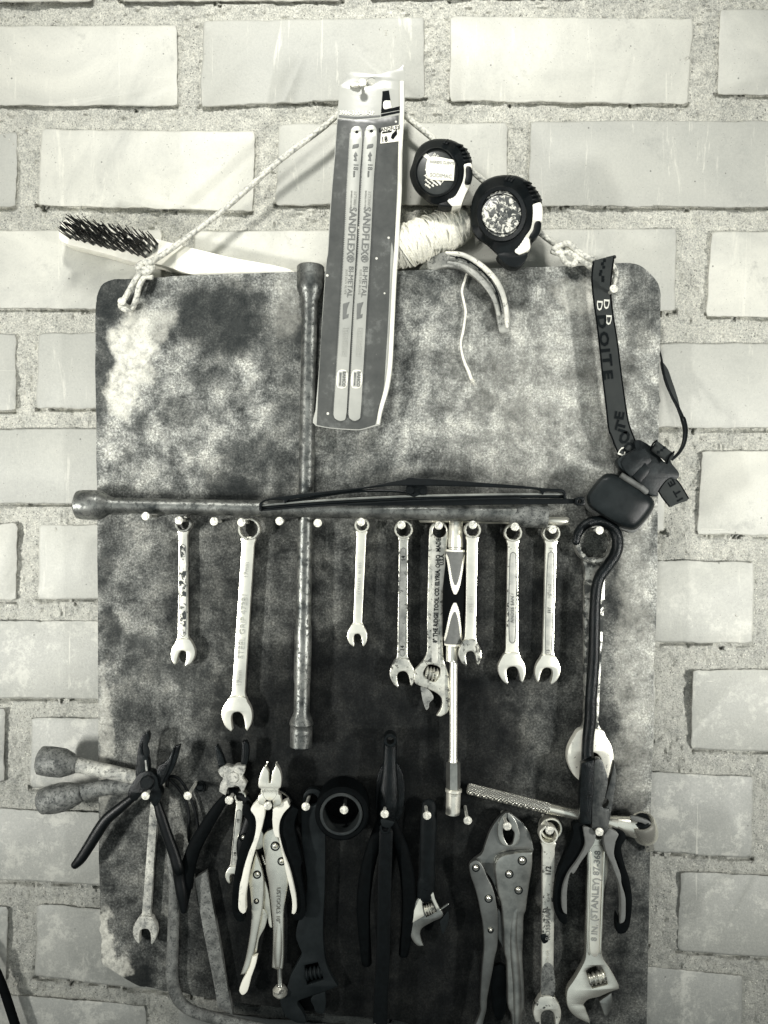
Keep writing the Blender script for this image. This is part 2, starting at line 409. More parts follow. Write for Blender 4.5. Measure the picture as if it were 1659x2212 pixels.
# ---- board: stained sheet, dark oil blotches and pale scuffs
def board_mat():
    n = N('stained fibre board')
    fine = n.noise(900, 4, .75); mid = n.noise(34, 9, .70, dist=.2); big = n.noise(14, 6, .6)
    c = n.ramp(mid, [(.35, .05), (.45, .15), (.54, .29), (.65, .48)])
    c = n.mix(.75, c, n.nramp(n.noise(520, 4, .8), [(.38, .22), (.46, .68), (.53, 1.0), (.63, 2.0)]), 'MULTIPLY')
    c = n.mix(.5, c, n.nramp(n.noise(120, 7, .8), [(.38, .45), (.60, 1.5)]), 'MULTIPLY')
    spark = n.lin(n.noise(700, 3, .6), .66, .72)
    c = n.mix(n.math('MULTIPLY', spark, .45), c, grey(.7))
    # warped coordinates for ragged blotch edges
    wn = n.t.nodes.new('ShaderNodeTexNoise'); wn.inputs['Scale'].default_value = 38; wn.inputs['Detail'].default_value = 7; wn.inputs['Roughness'].default_value = .65
    n.link(n.tc, wn.inputs['Vector'])
    vm = n.t.nodes.new('ShaderNodeVectorMath'); vm.operation = 'MULTIPLY_ADD'
    n.link(wn.outputs['Color'], vm.inputs[0]); vm.inputs[1].default_value = (.05, .0, .05)
    av = n.t.nodes.new('ShaderNodeVectorMath'); av.operation = 'ADD'; n.link(n.tc, av.inputs[0]); av.inputs[1].default_value = (-.025, 0, -.025)
    n.link(av.outputs[0], vm.inputs[2]); warp = vm.outputs[0]
    def blob(u, v, ru, rv, soft=.35):
        p = P(u, v, 0)
        mp = n.t.nodes.new('ShaderNodeMapping'); mp.vector_type = 'TEXTURE'
        mp.inputs['Location'].default_value = (p.x, 0, p.z); mp.inputs['Scale'].default_value = (ru * S, 1000, rv * S)
        n.link(warp, mp.inputs['Vector'])
        ln = n.t.nodes.new('ShaderNodeVectorMath'); ln.operation = 'LENGTH'; n.link(mp.outputs[0], ln.inputs[0])
        return n.lin(ln.outputs['Value'], 1 - soft, 1 + soft, 1, 0)
    def acc(bl, op='MAXIMUM'):
        r = None
        for args, st in bl:
            b = n.math('MULTIPLY', blob(*args), st)
            r = b if r is None else n.math(op, r, b)
        return r
    dark = acc([((235, 640, 60, 50), .85), ((480, 690, 110, 80), .85), ((610, 730, 55, 70), .6), ((215, 800, 22, 130), .7),
                ((450, 800, 40, 50), .45), ((385, 895, 45, 35), .55), ((560, 985, 90, 50), .65), ((500, 1065, 60, 40), .75),
                ((620, 900, 40, 80), .45), ((780, 1000, 60, 60), .5), ((900, 1055, 120, 30), .55), ((960, 770, 40, 30), .3), ((1130, 797, 16, 14), .55),
                ((1055, 868, 35, 22), .5), ((1120, 905, 40, 55), .38), ((1395, 650, 40, 45), .45), ((1385, 720, 35, 45), .5),
                ((890, 620, 60, 25), .5), ((640, 1060, 60, 60), .5), ((1000, 640, 70, 30), .35), ((225, 1230, 25, 40), .6), ((235, 1350, 22, 40), .7),
                ((480, 1280, 60, 50), .4), ((330, 1440, 40, 40), .5), ((270, 1500, 40, 70), .4), ((430, 1480, 50, 40), .5), ((300, 2110, 40, 38), .9), ((1330, 1290, 30, 60), .5),
                ((1340, 1340, 40, 30), .4), ((1050, 1490, 45, 30), .6), ((1380, 1990, 60, 120), .45), ((1370, 2150, 60, 80), .5), ((230, 1900, 16, 24), .5)])
    c = n.mix(dark, c, n.mix(.7, grey(.028), n.nramp(n.noise(500, 5, .8), [(.35, .3), (.7, 1.0)]), 'MULTIPLY'))
    sp = n.lin(n.voro(30, vec=warp), .16, .34, 1, 0); sp = n.math('MULTIPLY', sp, n.lin(n.noise(11, 3), .47, .55))
    c = n.mix(n.math('MULTIPLY', sp, .6), c, grey(.05))
    # oil-soaked middle and lower part
    oil = acc([((800, 1960, 470, 560, .4), .97), ((730, 1500, 330, 190, .5), .92), ((1000, 1330, 330, 300, .45), .90), ((560, 1300, 290, 250, .5), .72), ((800, 1600, 420, 260, .35), .96), ((320, 1290, 170, 260, .5), .45), ((1230, 1900, 170, 560, .5), .80), ((330, 1800, 190, 420, .5), .62)])
    c = n.mix(oil, c, n.mix(.85, grey(.0032), n.nramp(n.noise(420, 6, .85), [(.40, .25), (.55, .8), (.68, 3.0)]), 'MULTIPLY'))
    scuff = acc([((290, 750, 44, 75), .95), ((262, 835, 32, 60), .92), ((330, 700, 40, 35), .45), ((620, 660, 30, 70), .25), ((1250, 640, 60, 35), .45), ((228, 2030, 16, 60), .7), ((255, 2090, 30, 22), .6), ((1180, 850, 200, 200, .7), .18), ((1372, 1400, 40, 330), .22), ((225, 1600, 16, 150), .3)])
    c = n.mix(n.math('MULTIPLY', scuff, n.lin(n.noise(160, 7, .8), .3, .62, .25, 1)), c, grey(.72))
    n.col(c); n.bump(n.math('ADD', n.math('MULTIPLY', fine, .5), n.noise(300, 6, .8)), .7, .001)
    return n.set(.8, 0, .12)
def painted_shade(n, c):
    """shade painted into the wall colour under the lowest tools"""
    p = P(760, 2240, 0)
    mp = n.t.nodes.new('ShaderNodeMapping'); mp.vector_type = 'TEXTURE'
    mp.inputs['Location'].default_value = (p.x, 0, p.z); mp.inputs['Scale'].default_value = (330 * S, 1000, 120 * S); n.link(n.tc, mp.inputs['Vector'])
    ln = n.t.nodes.new('ShaderNodeVectorMath'); ln.operation = 'LENGTH'; n.link(mp.outputs[0], ln.inputs[0])
    return n.mix(n.lin(ln.outputs['Value'], .55, 1.35, .93, 0), c, grey(.02))  # bottom centre shade, mixed into the brick and mortar colour
def brick_mat():
    n = N('glazed pale brick')
    g = n.t.nodes.new('ShaderNodeNewGeometry')
    var = n.lin(g.outputs['Random Per Island'], 0, 1, .0, .75)
    c = n.ramp(n.noise(9, 7, .62, dist=.6), [(.30, .42), (.5, .60), (.70, .74)])
    c = n.mix(var, c, grey(.36))
    st = n.lin(n.noise(12, 8, .75, vec=n.mapping((3.5, 1, .5), rot=(0, R(8), 0)), dist=.5), .58, .66)
    c = n.mix(n.math('MULTIPLY', st, .5), c, grey(.8))
    sm = n.lin(n.noise(16, 10, .78, dist=.2), .56, .70)
    c = n.mix(n.math('MULTIPLY', sm, .55), c, grey(.26))
    sep0 = n.t.nodes.new('ShaderNodeSeparateXYZ'); n.link(n.tc, sep0.inputs[0])
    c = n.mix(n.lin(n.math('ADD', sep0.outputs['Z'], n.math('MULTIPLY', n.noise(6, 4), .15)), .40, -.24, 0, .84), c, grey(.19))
    # whitewash on the lower courses
    sep = n.t.nodes.new('ShaderNodeSeparateXYZ'); n.link(n.tc, sep.inputs[0])
    low = n.lin(sep.outputs['Z'], .0, -.12, 0, 1)
    ww = n.math('MULTIPLY', n.lin(n.noise(30, 10, .82, dist=.1), .50, .60), n.math('MULTIPLY', low, .36))
    c = n.mix(ww, c, grey(.62))
    spk = n.lin(n.noise(420, 3, .6), .66, .70); c = n.mix(n.math('MULTIPLY', spk, .6), c, grey(.1))
    pore = n.lin(n.voro(45), .025, .05, 1, 0); c = n.mix(n.math('MULTIPLY', pore, .8), c, grey(.06))
    dr = n.lin(n.noise(16, 6, .7, vec=n.mapping((6, 1, .25)), dist=.3), .64, .67); c = n.mix(n.math('MULTIPLY', dr, .25), c, grey(.86))
    scr = n.lin(n.noise(30, 4, .6, vec=n.mapping((.35, 1, 9), rot=(0, R(-50), 0))), .70, .72); c = n.mix(n.math('MULTIPLY', scr, .4), c, grey(.8))
    c = n.mix(n.math('MULTIPLY', n.noise(650, 2), .3), c, n.ramp(n.noise(420, 5, .8), [(.35, .26), (.65, .68)]))
    c = painted_shade(n, c); n.col(c); n.bump(n.math('ADD', n.math('MULTIPLY', n.noise(500, 5, .7), .35), n.noise(40, 6, .6)), .35, .002)
    return n.set(.55, 0, .35)
def mortar_mat():
    n = N('coarse sandy mortar')
    c = n.ramp(n.noise(620, 4, .85), [(.36, .07), (.44, .34), (.53, .62), (.64, .92)])
    c = n.mix(.42, c, n.ramp(n.noise(70, 8, .8), [(.35, .30), (.62, .80)]))
    sep0 = n.t.nodes.new('ShaderNodeSeparateXYZ'); n.link(n.tc, sep0.inputs[0])
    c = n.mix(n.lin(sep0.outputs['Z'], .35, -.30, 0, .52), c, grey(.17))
    pit = n.lin(n.voro(330), .12, .2, 1, 0); pm = n.math('MULTIPLY', pit, n.lin(n.noise(90, 5, .7), .44, .54))
    c = n.mix(n.math('MULTIPLY', pm, .9), c, grey(.04))
    peb = n.lin(n.voro(380, vec=n.mapping((1, 1, 1), (3, 5, 7))), .16, .24, 1, 0); pb2 = n.math('MULTIPLY', peb, n.lin(n.noise(110, 5), .5, .58))
    c = n.mix(n.math('MULTIPLY', pb2, .8), c, grey(.78))
    c = painted_shade(n, c)
    n.col(c); n.bump(n.math('ADD', n.noise(560, 5, .8), n.math('MULTIPLY', pit, -.4)), 1.0, .0016)
    return n.set(.95, 0, .1)
M['board'] = board_mat(); M['brick'] = brick_mat(); M['mortar'] = mortar_mat()

# ------------------------------------------------------------------ the wall
BR = [  # left-top, right-top, right-bottom, left-bottom on the wall face
 ((-160,57),(383,55),(384,229),(-160,228)), ((440,45),(917,38),(917,212),(433,231)), ((972,36),(1498,40),(1486,226),(970,219)), ((1556,20),(1800,22),(1800,210),(1547,204)),
 ((-160,284),(38,286),(35,448),(-160,446)), ((90,280),(553,284),(546,458),(83,443)), ((602,268),(1097,266),(1094,444),(596,443)), ((1145,262),(1800,262),(1800,449),(1142,445)),
 ((-160,499),(350,497),(350,670),(-160,664)), ((418,500),(790,497),(790,670),(416,670)), ((850,497),(1462,494),(1458,672),(850,670)), ((1537,500),(1800,500),(1800,687),(1524,683)),
 ((-160,722),(36,722),(34,888),(-160,888)), ((84,719),(560,720),(560,885),(79,882)), ((620,720),(1100,720),(1100,890),(620,890)), ((1160,742),(1800,742),(1800,927),(1160,922)),
 ((-160,926),(420,926),(420,1090),(-160,1086)), ((480,930),(900,930),(900,1100),(480,1100)), ((960,965),(1437,972),(1435,1147),(960,1140)), ((1515,975),(1800,972),(1800,1158),(1505,1154)),
 ((-160,1130),(38,1131),(36,1296),(-160,1294)), ((84,1133),(560,1135),(560,1295),(82,1294)), ((620,1140),(1090,1150),(1090,1320),(620,1310)), ((1150,1206),(1629,1214),(1624,1391),(1150,1380)), ((1700,1210),(1900,1212),(1900,1395),(1700,1392)),
 ((-160,1343),(420,1340),(420,1512),(-160,1506)), ((480,1345),(900,1350),(900,1530),(480,1520)), ((960,1400),(1416,1440),(1414,1600),(960,1590)), ((1497,1447),(1800,1444),(1800,1628),(1492,1617)),
 ((-160,1526),(12,1530),(10,1690),(-160,1688)), ((67,1549),(560,1556),(560,1710),(66,1700)), ((620,1560),(1100,1600),(1100,1770),(620,1730)), ((1160,1655),(1628,1678),(1622,1853),(1160,1825)), ((1700,1680),(1900,1680),(1900,1860),(1700,1850)),
 ((-160,1740),(420,1762),(420,1925),(-160,1890)), ((480,1765),(900,1790),(900,1970),(480,1940)), ((960,1840),(1400,1862),(1400,2040),(960,2020)), ((1470,1882),(1800,1896),(1800,2078),(1462,2053)),
 ((-160,1950),(18,1958),(14,2118),(-160,2105)), ((80,1952),(560,1990),(560,2165),(75,2108)), ((620,2000),(1100,2040),(1100,2210),(620,2180)), ((1160,2060),(1606,2108),(1600,2285),(1160,2260)), ((1690,2110),(1900,2115),(1900,2300),(1690,2290)),
 ((-160,2132),(316,2172),(312,2340),(-160,2300)), ((384,2178),(860,2226),(856,2400),(380,2350)), ((930,2235),(1400,2290),(1400,2460),(930,2400)), ((1470,2330),(1900,2345),(1900,2500),(1470,2480)),
 ((-160,-190),(200,-190),(200,5),(-160,5)), ((262,-190),(740,-190),(740,2),(262,4)), ((800,-190),(1290,-200),(1290,-8),(800,-4)), ((1350,-200),(1800,-200),(1800,-24),(1350,-16)),
]
wall = thing('brick_wall', 'pale worn brick wall with wide coarse sandy mortar joints behind the tool board', 'wall', 829, 1106, WALL)
def brick_mesh():
    V = []; F = []
    hf, hb = WALL, WALL - 0.020
    for bi, q in enumerate(BR):
        ring_ = []
        for i in range(4):
            a, b = np.array(q[i], float), np.array(q[(i + 1) % 4], float)
            L = np.linalg.norm(b - a); k = max(3, int(L / 9)); d = (b - a) / L; nn = np.array((-d[1], d[0]))
            for j in range(k):
                t = j / k; p = a + (b - a) * t
                w = mnoise.noise(Vector((p[0] * .02, p[1] * .02, bi * 3.1 + i))) * 2.6 + mnoise.noise(Vector((p[0] * .11, p[1] * .11, bi + 9 * i))) * 1.8
                e = min(t, 1 - t) * L
                cr = 3.2 * max(0, 1 - e / 9) ** 2
                ring_.append(p + nn * (w + cr))
        c = np.mean(ring_, axis=0); n = len(ring_); base = len(V)
        tilt = random.uniform(-.0008, .0008); tz = random.uniform(-.0008, .0008); off = random.uniform(-.001, .0012)
        def inset(p, d):
            v = p - c; x = max(0, 1 - d / max(1, abs(v[0])) ) if abs(v[0]) > 1 else 1; y = max(0, 1 - d / max(1, abs(v[1]))) if abs(v[1]) > 1 else 1
            return c + v * np.array((x, y))
        for d, h in ((0, hb), (0, hf - .0022), (1.2, hf - .0006), (3.5, hf), ):
            for p in ring_:
                pp = inset(p, d); hh = h + (off + tilt * (pp[0] - c[0]) / 250 + tz * (pp[1] - c[1]) / 90 if h > hb else 0)
                V.append(P(pp[0], pp[1], hh))
        for l in range(3):
            for j in range(n):
                j2 = (j + 1) % n; a = base + l * n
                F.append((a + j, a + j2, a + n + j2, a + n + j))
        F.append(tuple(base + 3 * n + j for j in range(n)))
    me = mesh_of(V, F)
    bm = bmesh.new(); bm.from_mesh(me); bmesh.ops.recalc_face_normals(bm, faces=bm.faces); bm.to_mesh(me); bm.free()
    return me
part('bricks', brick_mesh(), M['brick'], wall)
def mortar_mesh():
    st = 5.0; us = np.arange(-200, 1900, st); vs = np.arange(-220, 2480, st)
    U, Vv = np.meshgrid(us, vs); h = np.full(U.shape, WALL - 0.0042)
    for (sc_, amp) in ((1, .0006), (3, .0008), (12, .0013)):
        a = rng.randn(U.shape[0] // sc_ + 3, U.shape[1] // sc_ + 3)
        yi = np.arange(U.shape[0]) / sc_; xi = np.arange(U.shape[1]) / sc_
        y0 = yi.astype(int); x0 = xi.astype(int); fy = (yi - y0)[:, None]; fx = (xi - x0)[None, :]
        g = (a[y0][:, x0] * (1 - fy) * (1 - fx) + a[y0 + 1][:, x0] * fy * (1 - fx) + a[y0][:, x0 + 1] * (1 - fy) * fx + a[y0 + 1][:, x0 + 1] * fy * fx)
        h += g * amp
    for q in BR:   # joint raked out just below every brick
        vb = (q[2][1] + q[3][1]) / 2
        vl = q[3][1] + (q[2][1] - q[3][1]) * np.clip((U - q[3][0]) / (q[2][0] - q[3][0]), 0, 1)
        d = Vv - vl; ins = (U > q[3][0] - 4) & (U < q[2][0] + 4) & (d > -8) & (d < 12)
        rag = np.sin(U * .07 + vb) + np.sin(U * .023 + vb * 2) + .4 * rng.randn(*U.shape)
        h -= np.where(ins, .0060 * np.clip(1 - np.abs(d - 2) / (5 + 2.2 * rag), 0, 1), 0)
    k = S * (D - h) / D
    X = (U - CU) * k; Z = (CV - Vv) * k
    co = np.stack([X, -h, Z], -1).reshape(-1, 3)
    ny, nx = U.shape; idx = np.arange(ny * nx).reshape(ny, nx)
    F = np.stack([idx[:-1, :-1], idx[1:, :-1], idx[1:, 1:], idx[:-1, 1:]], -1).reshape(-1, 4)
    me = bpy.data.meshes.new('mortar'); me.from_pydata(co.tolist(), [], F.tolist()); me.update(); return me
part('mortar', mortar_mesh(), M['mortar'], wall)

# ------------------------------------------------------------------ the board
bo = "232,607 290,602 341,599 420,594 494,592 600,588 700,586 859,585 960,581 1061,579 1152,577 1260,573 1360,568 1384,574 1407,593 1424,618 1427,679 1425,783 1423,932 1422,1069 1417,1370 1412,1440 1412,1563 1407,1745 1402,1992 1398,2174 1396,2330c 1100,2300c 870,2208 741,2194 600,2176 500,2164 465,2158 415,2150 389,2143 357,2141 324,2133 303,2131 280,2120 257,2106 239,2094 222,2083 219,2050 217,2004 215,1958 213,1750 212,1536 210,1200 207,900 206,720 207,655 213,626"
bol = []
base = smooth_closed(pts(zD, bo), 6)
for (u, v) in base:
    w = mnoise.noise(Vector((u * .05, v * .05, 0))) * 1.6 + mnoise.noise(Vector((u * .2, v * .2, 4))) * .8
    if v > 1980 and u < 420: w *= 2.6
    bol.append((u + w, v + w * .6, False))
board = part('tool_board', plate(bol, -.0045, 0, bev=.9, sub=1), M['board'])
board['label'] = 'large stained grey board with rounded top corners, hung on the brick wall by a cord'
board['category'] = 'board'

# ------------------------------------------------------------------ nails
def nail(u, v, label, hh=.035, du=0, dv=0, base=0.0, group='round headed nails in the board'):
    t = thing('nail', label, 'nail', u, v, 0, group)
    pb = P(u + du, v + dv, hh); pb.y = -base; ph = P(u, v, hh)
    k = sc(hh)
    part('shank', lathe(pb + Vector((0, .008, 0)), ph, [(0, 3.6 * k), (1, 3.6 * k)], 12), M['nail'], t)
    a = (ph - pb).normalized()
    part('head', lathe(ph - a * .0022, ph, [(0, 6 * k), (.2, 8.6 * k), (.75, 9.2 * k), (1, 8.4 * k), (1.12, 4 * k)], 20), M['nailhead'], t)
    return t
nail(782.7, 178.2, 'nail through the torn hole at the top of the saw blade packet', .030, 2, -2, base=WALL)
nail(262.7, 650.7, 'nail in the top left corner of the board holding the cord loop')
nail(1326.4, 623.4, 'nail in the top right corner of the board beside the headlamp strap')
MR = [(314.1, 1114.8, 'nail with nothing on it, left end of the middle row under the thick socket'), (386.1, 1124.2, 'nail holding the leftmost wrench of the middle row'),
 (462.2, 1126.2, 'empty nail between the leftmost wrench and the big 17 mm wrench'), (521.3, 1128.4, 'nail holding the big bright 17 mm wrench'),
 (603.6, 1125.5, 'empty nail just left of the upright bar of the cross wrench'), (686.2, 1129.9, 'empty nail just right of the upright bar of the cross wrench'),
 (779.9, 1127.5, 'nail holding the shortest bright wrench of the middle row'), (866.8, 1133.8, 'nail holding the thin wrench left of the adjustable wrench with raised lettering'),
 (947.8, 1135.2, 'nail holding the adjustable wrench with raised lettering'), (1021.5, 1133.8, 'nail holding the wrench right beside the rubber grip of the T handle'),
 (1112.7, 1138.0, 'nail holding the wrench stamped with an upside down 13'), (1194.0, 1143.8, 'nail holding the clean wrench right of the one stamped 13'),
 (1295.4, 1145.7, 'nail inside the big ring and the black hook at the right')]
for u, v, l in MR: nail(u, v, l, .034, random.uniform(-1, 2), random.uniform(-1, 2))
LR = [(314.1, 1719.7, 'nail under the joint of the black open pliers at the left'), (405.3, 1719.4, 'nail holding the black wire loop'),
 (494.7, 1729.2, 'nail below the rusty cross shaped pliers joint'), (578.4, 1741.1, 'nail between the pale handles of the side cutters'),
 (660.3, 1742.8, 'nail in the ring end of the large dark adjustable wrench'), (743.2, 1750.2, 'nail inside the thick black ring'),
 (831.1, 1758.8, 'nail across the black long nosed pliers in the dark middle'), (922.6, 1762.2, 'nail holding the adjustable wrench with the dark grip'),
 (1010.5, 1772.9, 'bare nail below the knurled ratchet handle end'), (1096.0, 1785.5, 'nail in the mouth of the grey locking pliers'),
 (1187.4, 1794.3, 'nail in the ring of the white spotted wrench at the bottom'), (1295.1, 1797.5, 'nail under the joint of the pliers at the lower right')]
for u, v, l in LR: nail(u, v, l, .036, random.uniform(-1, 3), random.uniform(-3, 0))
o = single('screw', join(disc(432, 1700, 8, 0, .004), ring(432, 1700, 12, 9, 0, .003)), M['dark'], 'dark round screw head in the board right of the wire loop', 'screw')

# ------------------------------------------------------------------ cord
cord = thing('cord', 'white braided cord holding up the board, knotted at both ends', 'cord', 785, 190, -.005)
part('left_run', tube([(790, 176, -.004), (770, 192, -.002), (727, 250, .0), (600, 350, .0), (475, 460, 0.0), (350, 551, .004), (325, 566, .008)], [6, 6, 6.5, 6.5, 6.3, 6.5, 6.5], seg=10), M['rope'], cord)
part('right_run', tube([(790, 176, -.004), (815, 196, -.004), (880, 254, -.004), (942, 305, -.002), (1046, 392, 0), (1164, 501, 0), (1206, 533, .003)], [6, 6.4, 6.6, 6.8, 6.8, 6.5, 6.5], seg=10), M['rope'], cord)
c0 = zBR(880, 590)
kn = []
for i in range(60):
    a = 2 * math.pi * i / 20; a2 = a * 2.0 / 3
    kn.append((c0[0] + 11 * math.cos(a) + 5 * math.cos(a2 * 1.7), c0[1] + 9 * math.sin(a) + 4 * math.sin(a2 * 1.1), .009 + .004 * math.sin(a2 * 2.3)))
part('knot', tube(kn, 6.8, seg=10, sub=1), M['rope'], cord)
lp = [zBR(*p) for p in ((870, 620), (800, 700), (740, 800), (690, 890), (650, 950), (690, 990), (760, 975), (800, 880), (830, 760), (880, 690), (940, 690))]
part('loop', tube([(p[0], p[1], .010 if i not in (4, 5) else .006) for i, p in enumerate(lp)], 6.2, seg=10), M['rope'], cord)
A = [zSR(*p) for p in ((190, 190), (260, 150), (330, 140), (395, 200), (470, 250), (565, 290))]
B = [zSR(*p) for p in ((180, 210), (260, 235), (340, 215), (420, 280), (500, 330), (560, 375))]
Cc = [zSR(*p) for p in ((250, 170), (270, 260), (300, 315), (380, 330), (400, 270), (340, 225), (300, 180))]
part('knot', join(tube([(p[0], p[1], .010 if i != 2 else .014) for i, p in enumerate(A)], 6.6, seg=10),
     tube([(p[0], p[1], .008) for p in B], 7, seg=10), tube([(p[0], p[1], .006 + .004 * (i % 2)) for i, p in enumerate(Cc)], 6.4, seg=10)), M['rope'], cord)
part('tail', tube([(1293, 575, .004), (1307, 560, .004), (1330, 585, .004), (1327, 612, .008)], 5.5, seg=8), M['rope'], cord)

# ------------------------------------------------------------------ saw blade packet
pk = thing('saw_blade_packet', 'torn card packet with two pale hacksaw blades hanging from the top nail', 'packet', 785, 178, .012)
ol = pts(zHP, "515,390 565,340 600,260 650,230 760,235 880,245 930,260c 1040,225 1170,190 1215,145c 1225,180 1225,640 1210,800 1195,1100 1195,1500 1175,1900 1160,2212") + \
     pts(zHQ, "1145,320 1110,1000 1090,1400 1055,1620 985,1850 960,2000c 900,2015 740,2055 650,2055 400,2035 260,2010c 220,1970c 255,1840c 300,1300 340,640 375,200") + \
     pts(zHP, "385,2212 400,1950 430,1500 460,1150 480,850 500,620 510,480")
h = .0175
part('backing_card', plate(ol, h, h + .0012, holes=[pts(zHP, "800,330 830,300 870,290 905,310 905,350 880,375 840,380 790,395 740,400 730,370 760,360")], bev=.3), M['cardlight'], pk)
dk = pts(zHP, "497,742c 900,745 1160,700c 1150,1300 1128,1800 1112,2212") + pts(zHQ, "1085,0 1055,700 1025,1200 995,1600 950,1800 905,1998c 740,2045 650,2045 400,2025 268,2000c 300,1350 345,640 380,200") + pts(zHP, "392,2212 408,1950 438,1500 468,1150 488,850")
part('printed_panel', plate(dk, h + .0013, h + .0016, bev=.1), M['card'], pk)
part('dark_band', plate(pts(zHP, "510,698c 700,715 960,700c 960,718c 700,738 508,722c"), h + .0013, h + .0016, bev=.1), M['inkgrey'], pk)
part('black_panel', plate(pts(zHP, "985,440c 1055,430c 1075,560c 1085,625c 1178,600c 1175,640c 968,680c"), h + .0013, h + .0016, bev=.1), M['ink'], pk)
part('web_band', plate(pts(zHP, "968,690c 1175,650c 1175,672c 968,716c"), h + .0013, h + .0016, bev=.1), M['ink'], pk)
part('logo_box', plate(pts(zHP, "1000,550 1070,540c 1085,620c 1000,632"), h + .0017, h + .0019, bev=.1), M['cardedge'], pk)
part('packet_rim', tube([(p[0], p[1], h + .0022) for p in pts(zHP, "1196,330 1196,700 1178,1100 1172,1500 1150,1900 1133,2212") + pts(zHQ, "1118,320 1085,1000 1062,1380 1028,1600 962,1840 935,1990")], [4.5] * 10 + [4, 3], flat=.25, seg=8, cap='flat'), M['cardedge'], pk)
part('sticker', plate(pts(zHP, "972,840c 1160,806c 1160,985c 960,1010c"), h + .0018, h + .0021, bev=.1), M['paper'], pk)
q = zHP(1062, 850); part('lettering', text('SANDFLEX', q[0], q[1], 11.5, 8, h + .0024, .86), M['ink'], pk)
q = zHP(1005, 965); part('lettering', text('18', q[0], q[1], 16, 6, h + .0024, .9, bold=.3), M['ink'], pk)
part('blade_picture', plate(pts(zHP, "1090,905c 1140,855c 1146,905c 1100,965c 1075,945c"), h + .0023, h + .0025, bev=.1), M['ink'], pk)
q = zHP(1018, 890); part('sticker_band', plate(pts(zHP, "980,884c 1085,868c 1085,884c 980,900c"), h + .0023, h + .0025, bev=.1), M['ink'], pk)
q = zHP(705, 678); part('lettering', text('3906-300-18-2P', q[0], q[1], 13, -1, h + .0016, .9, bold=.25), M['cardedge'], pk)
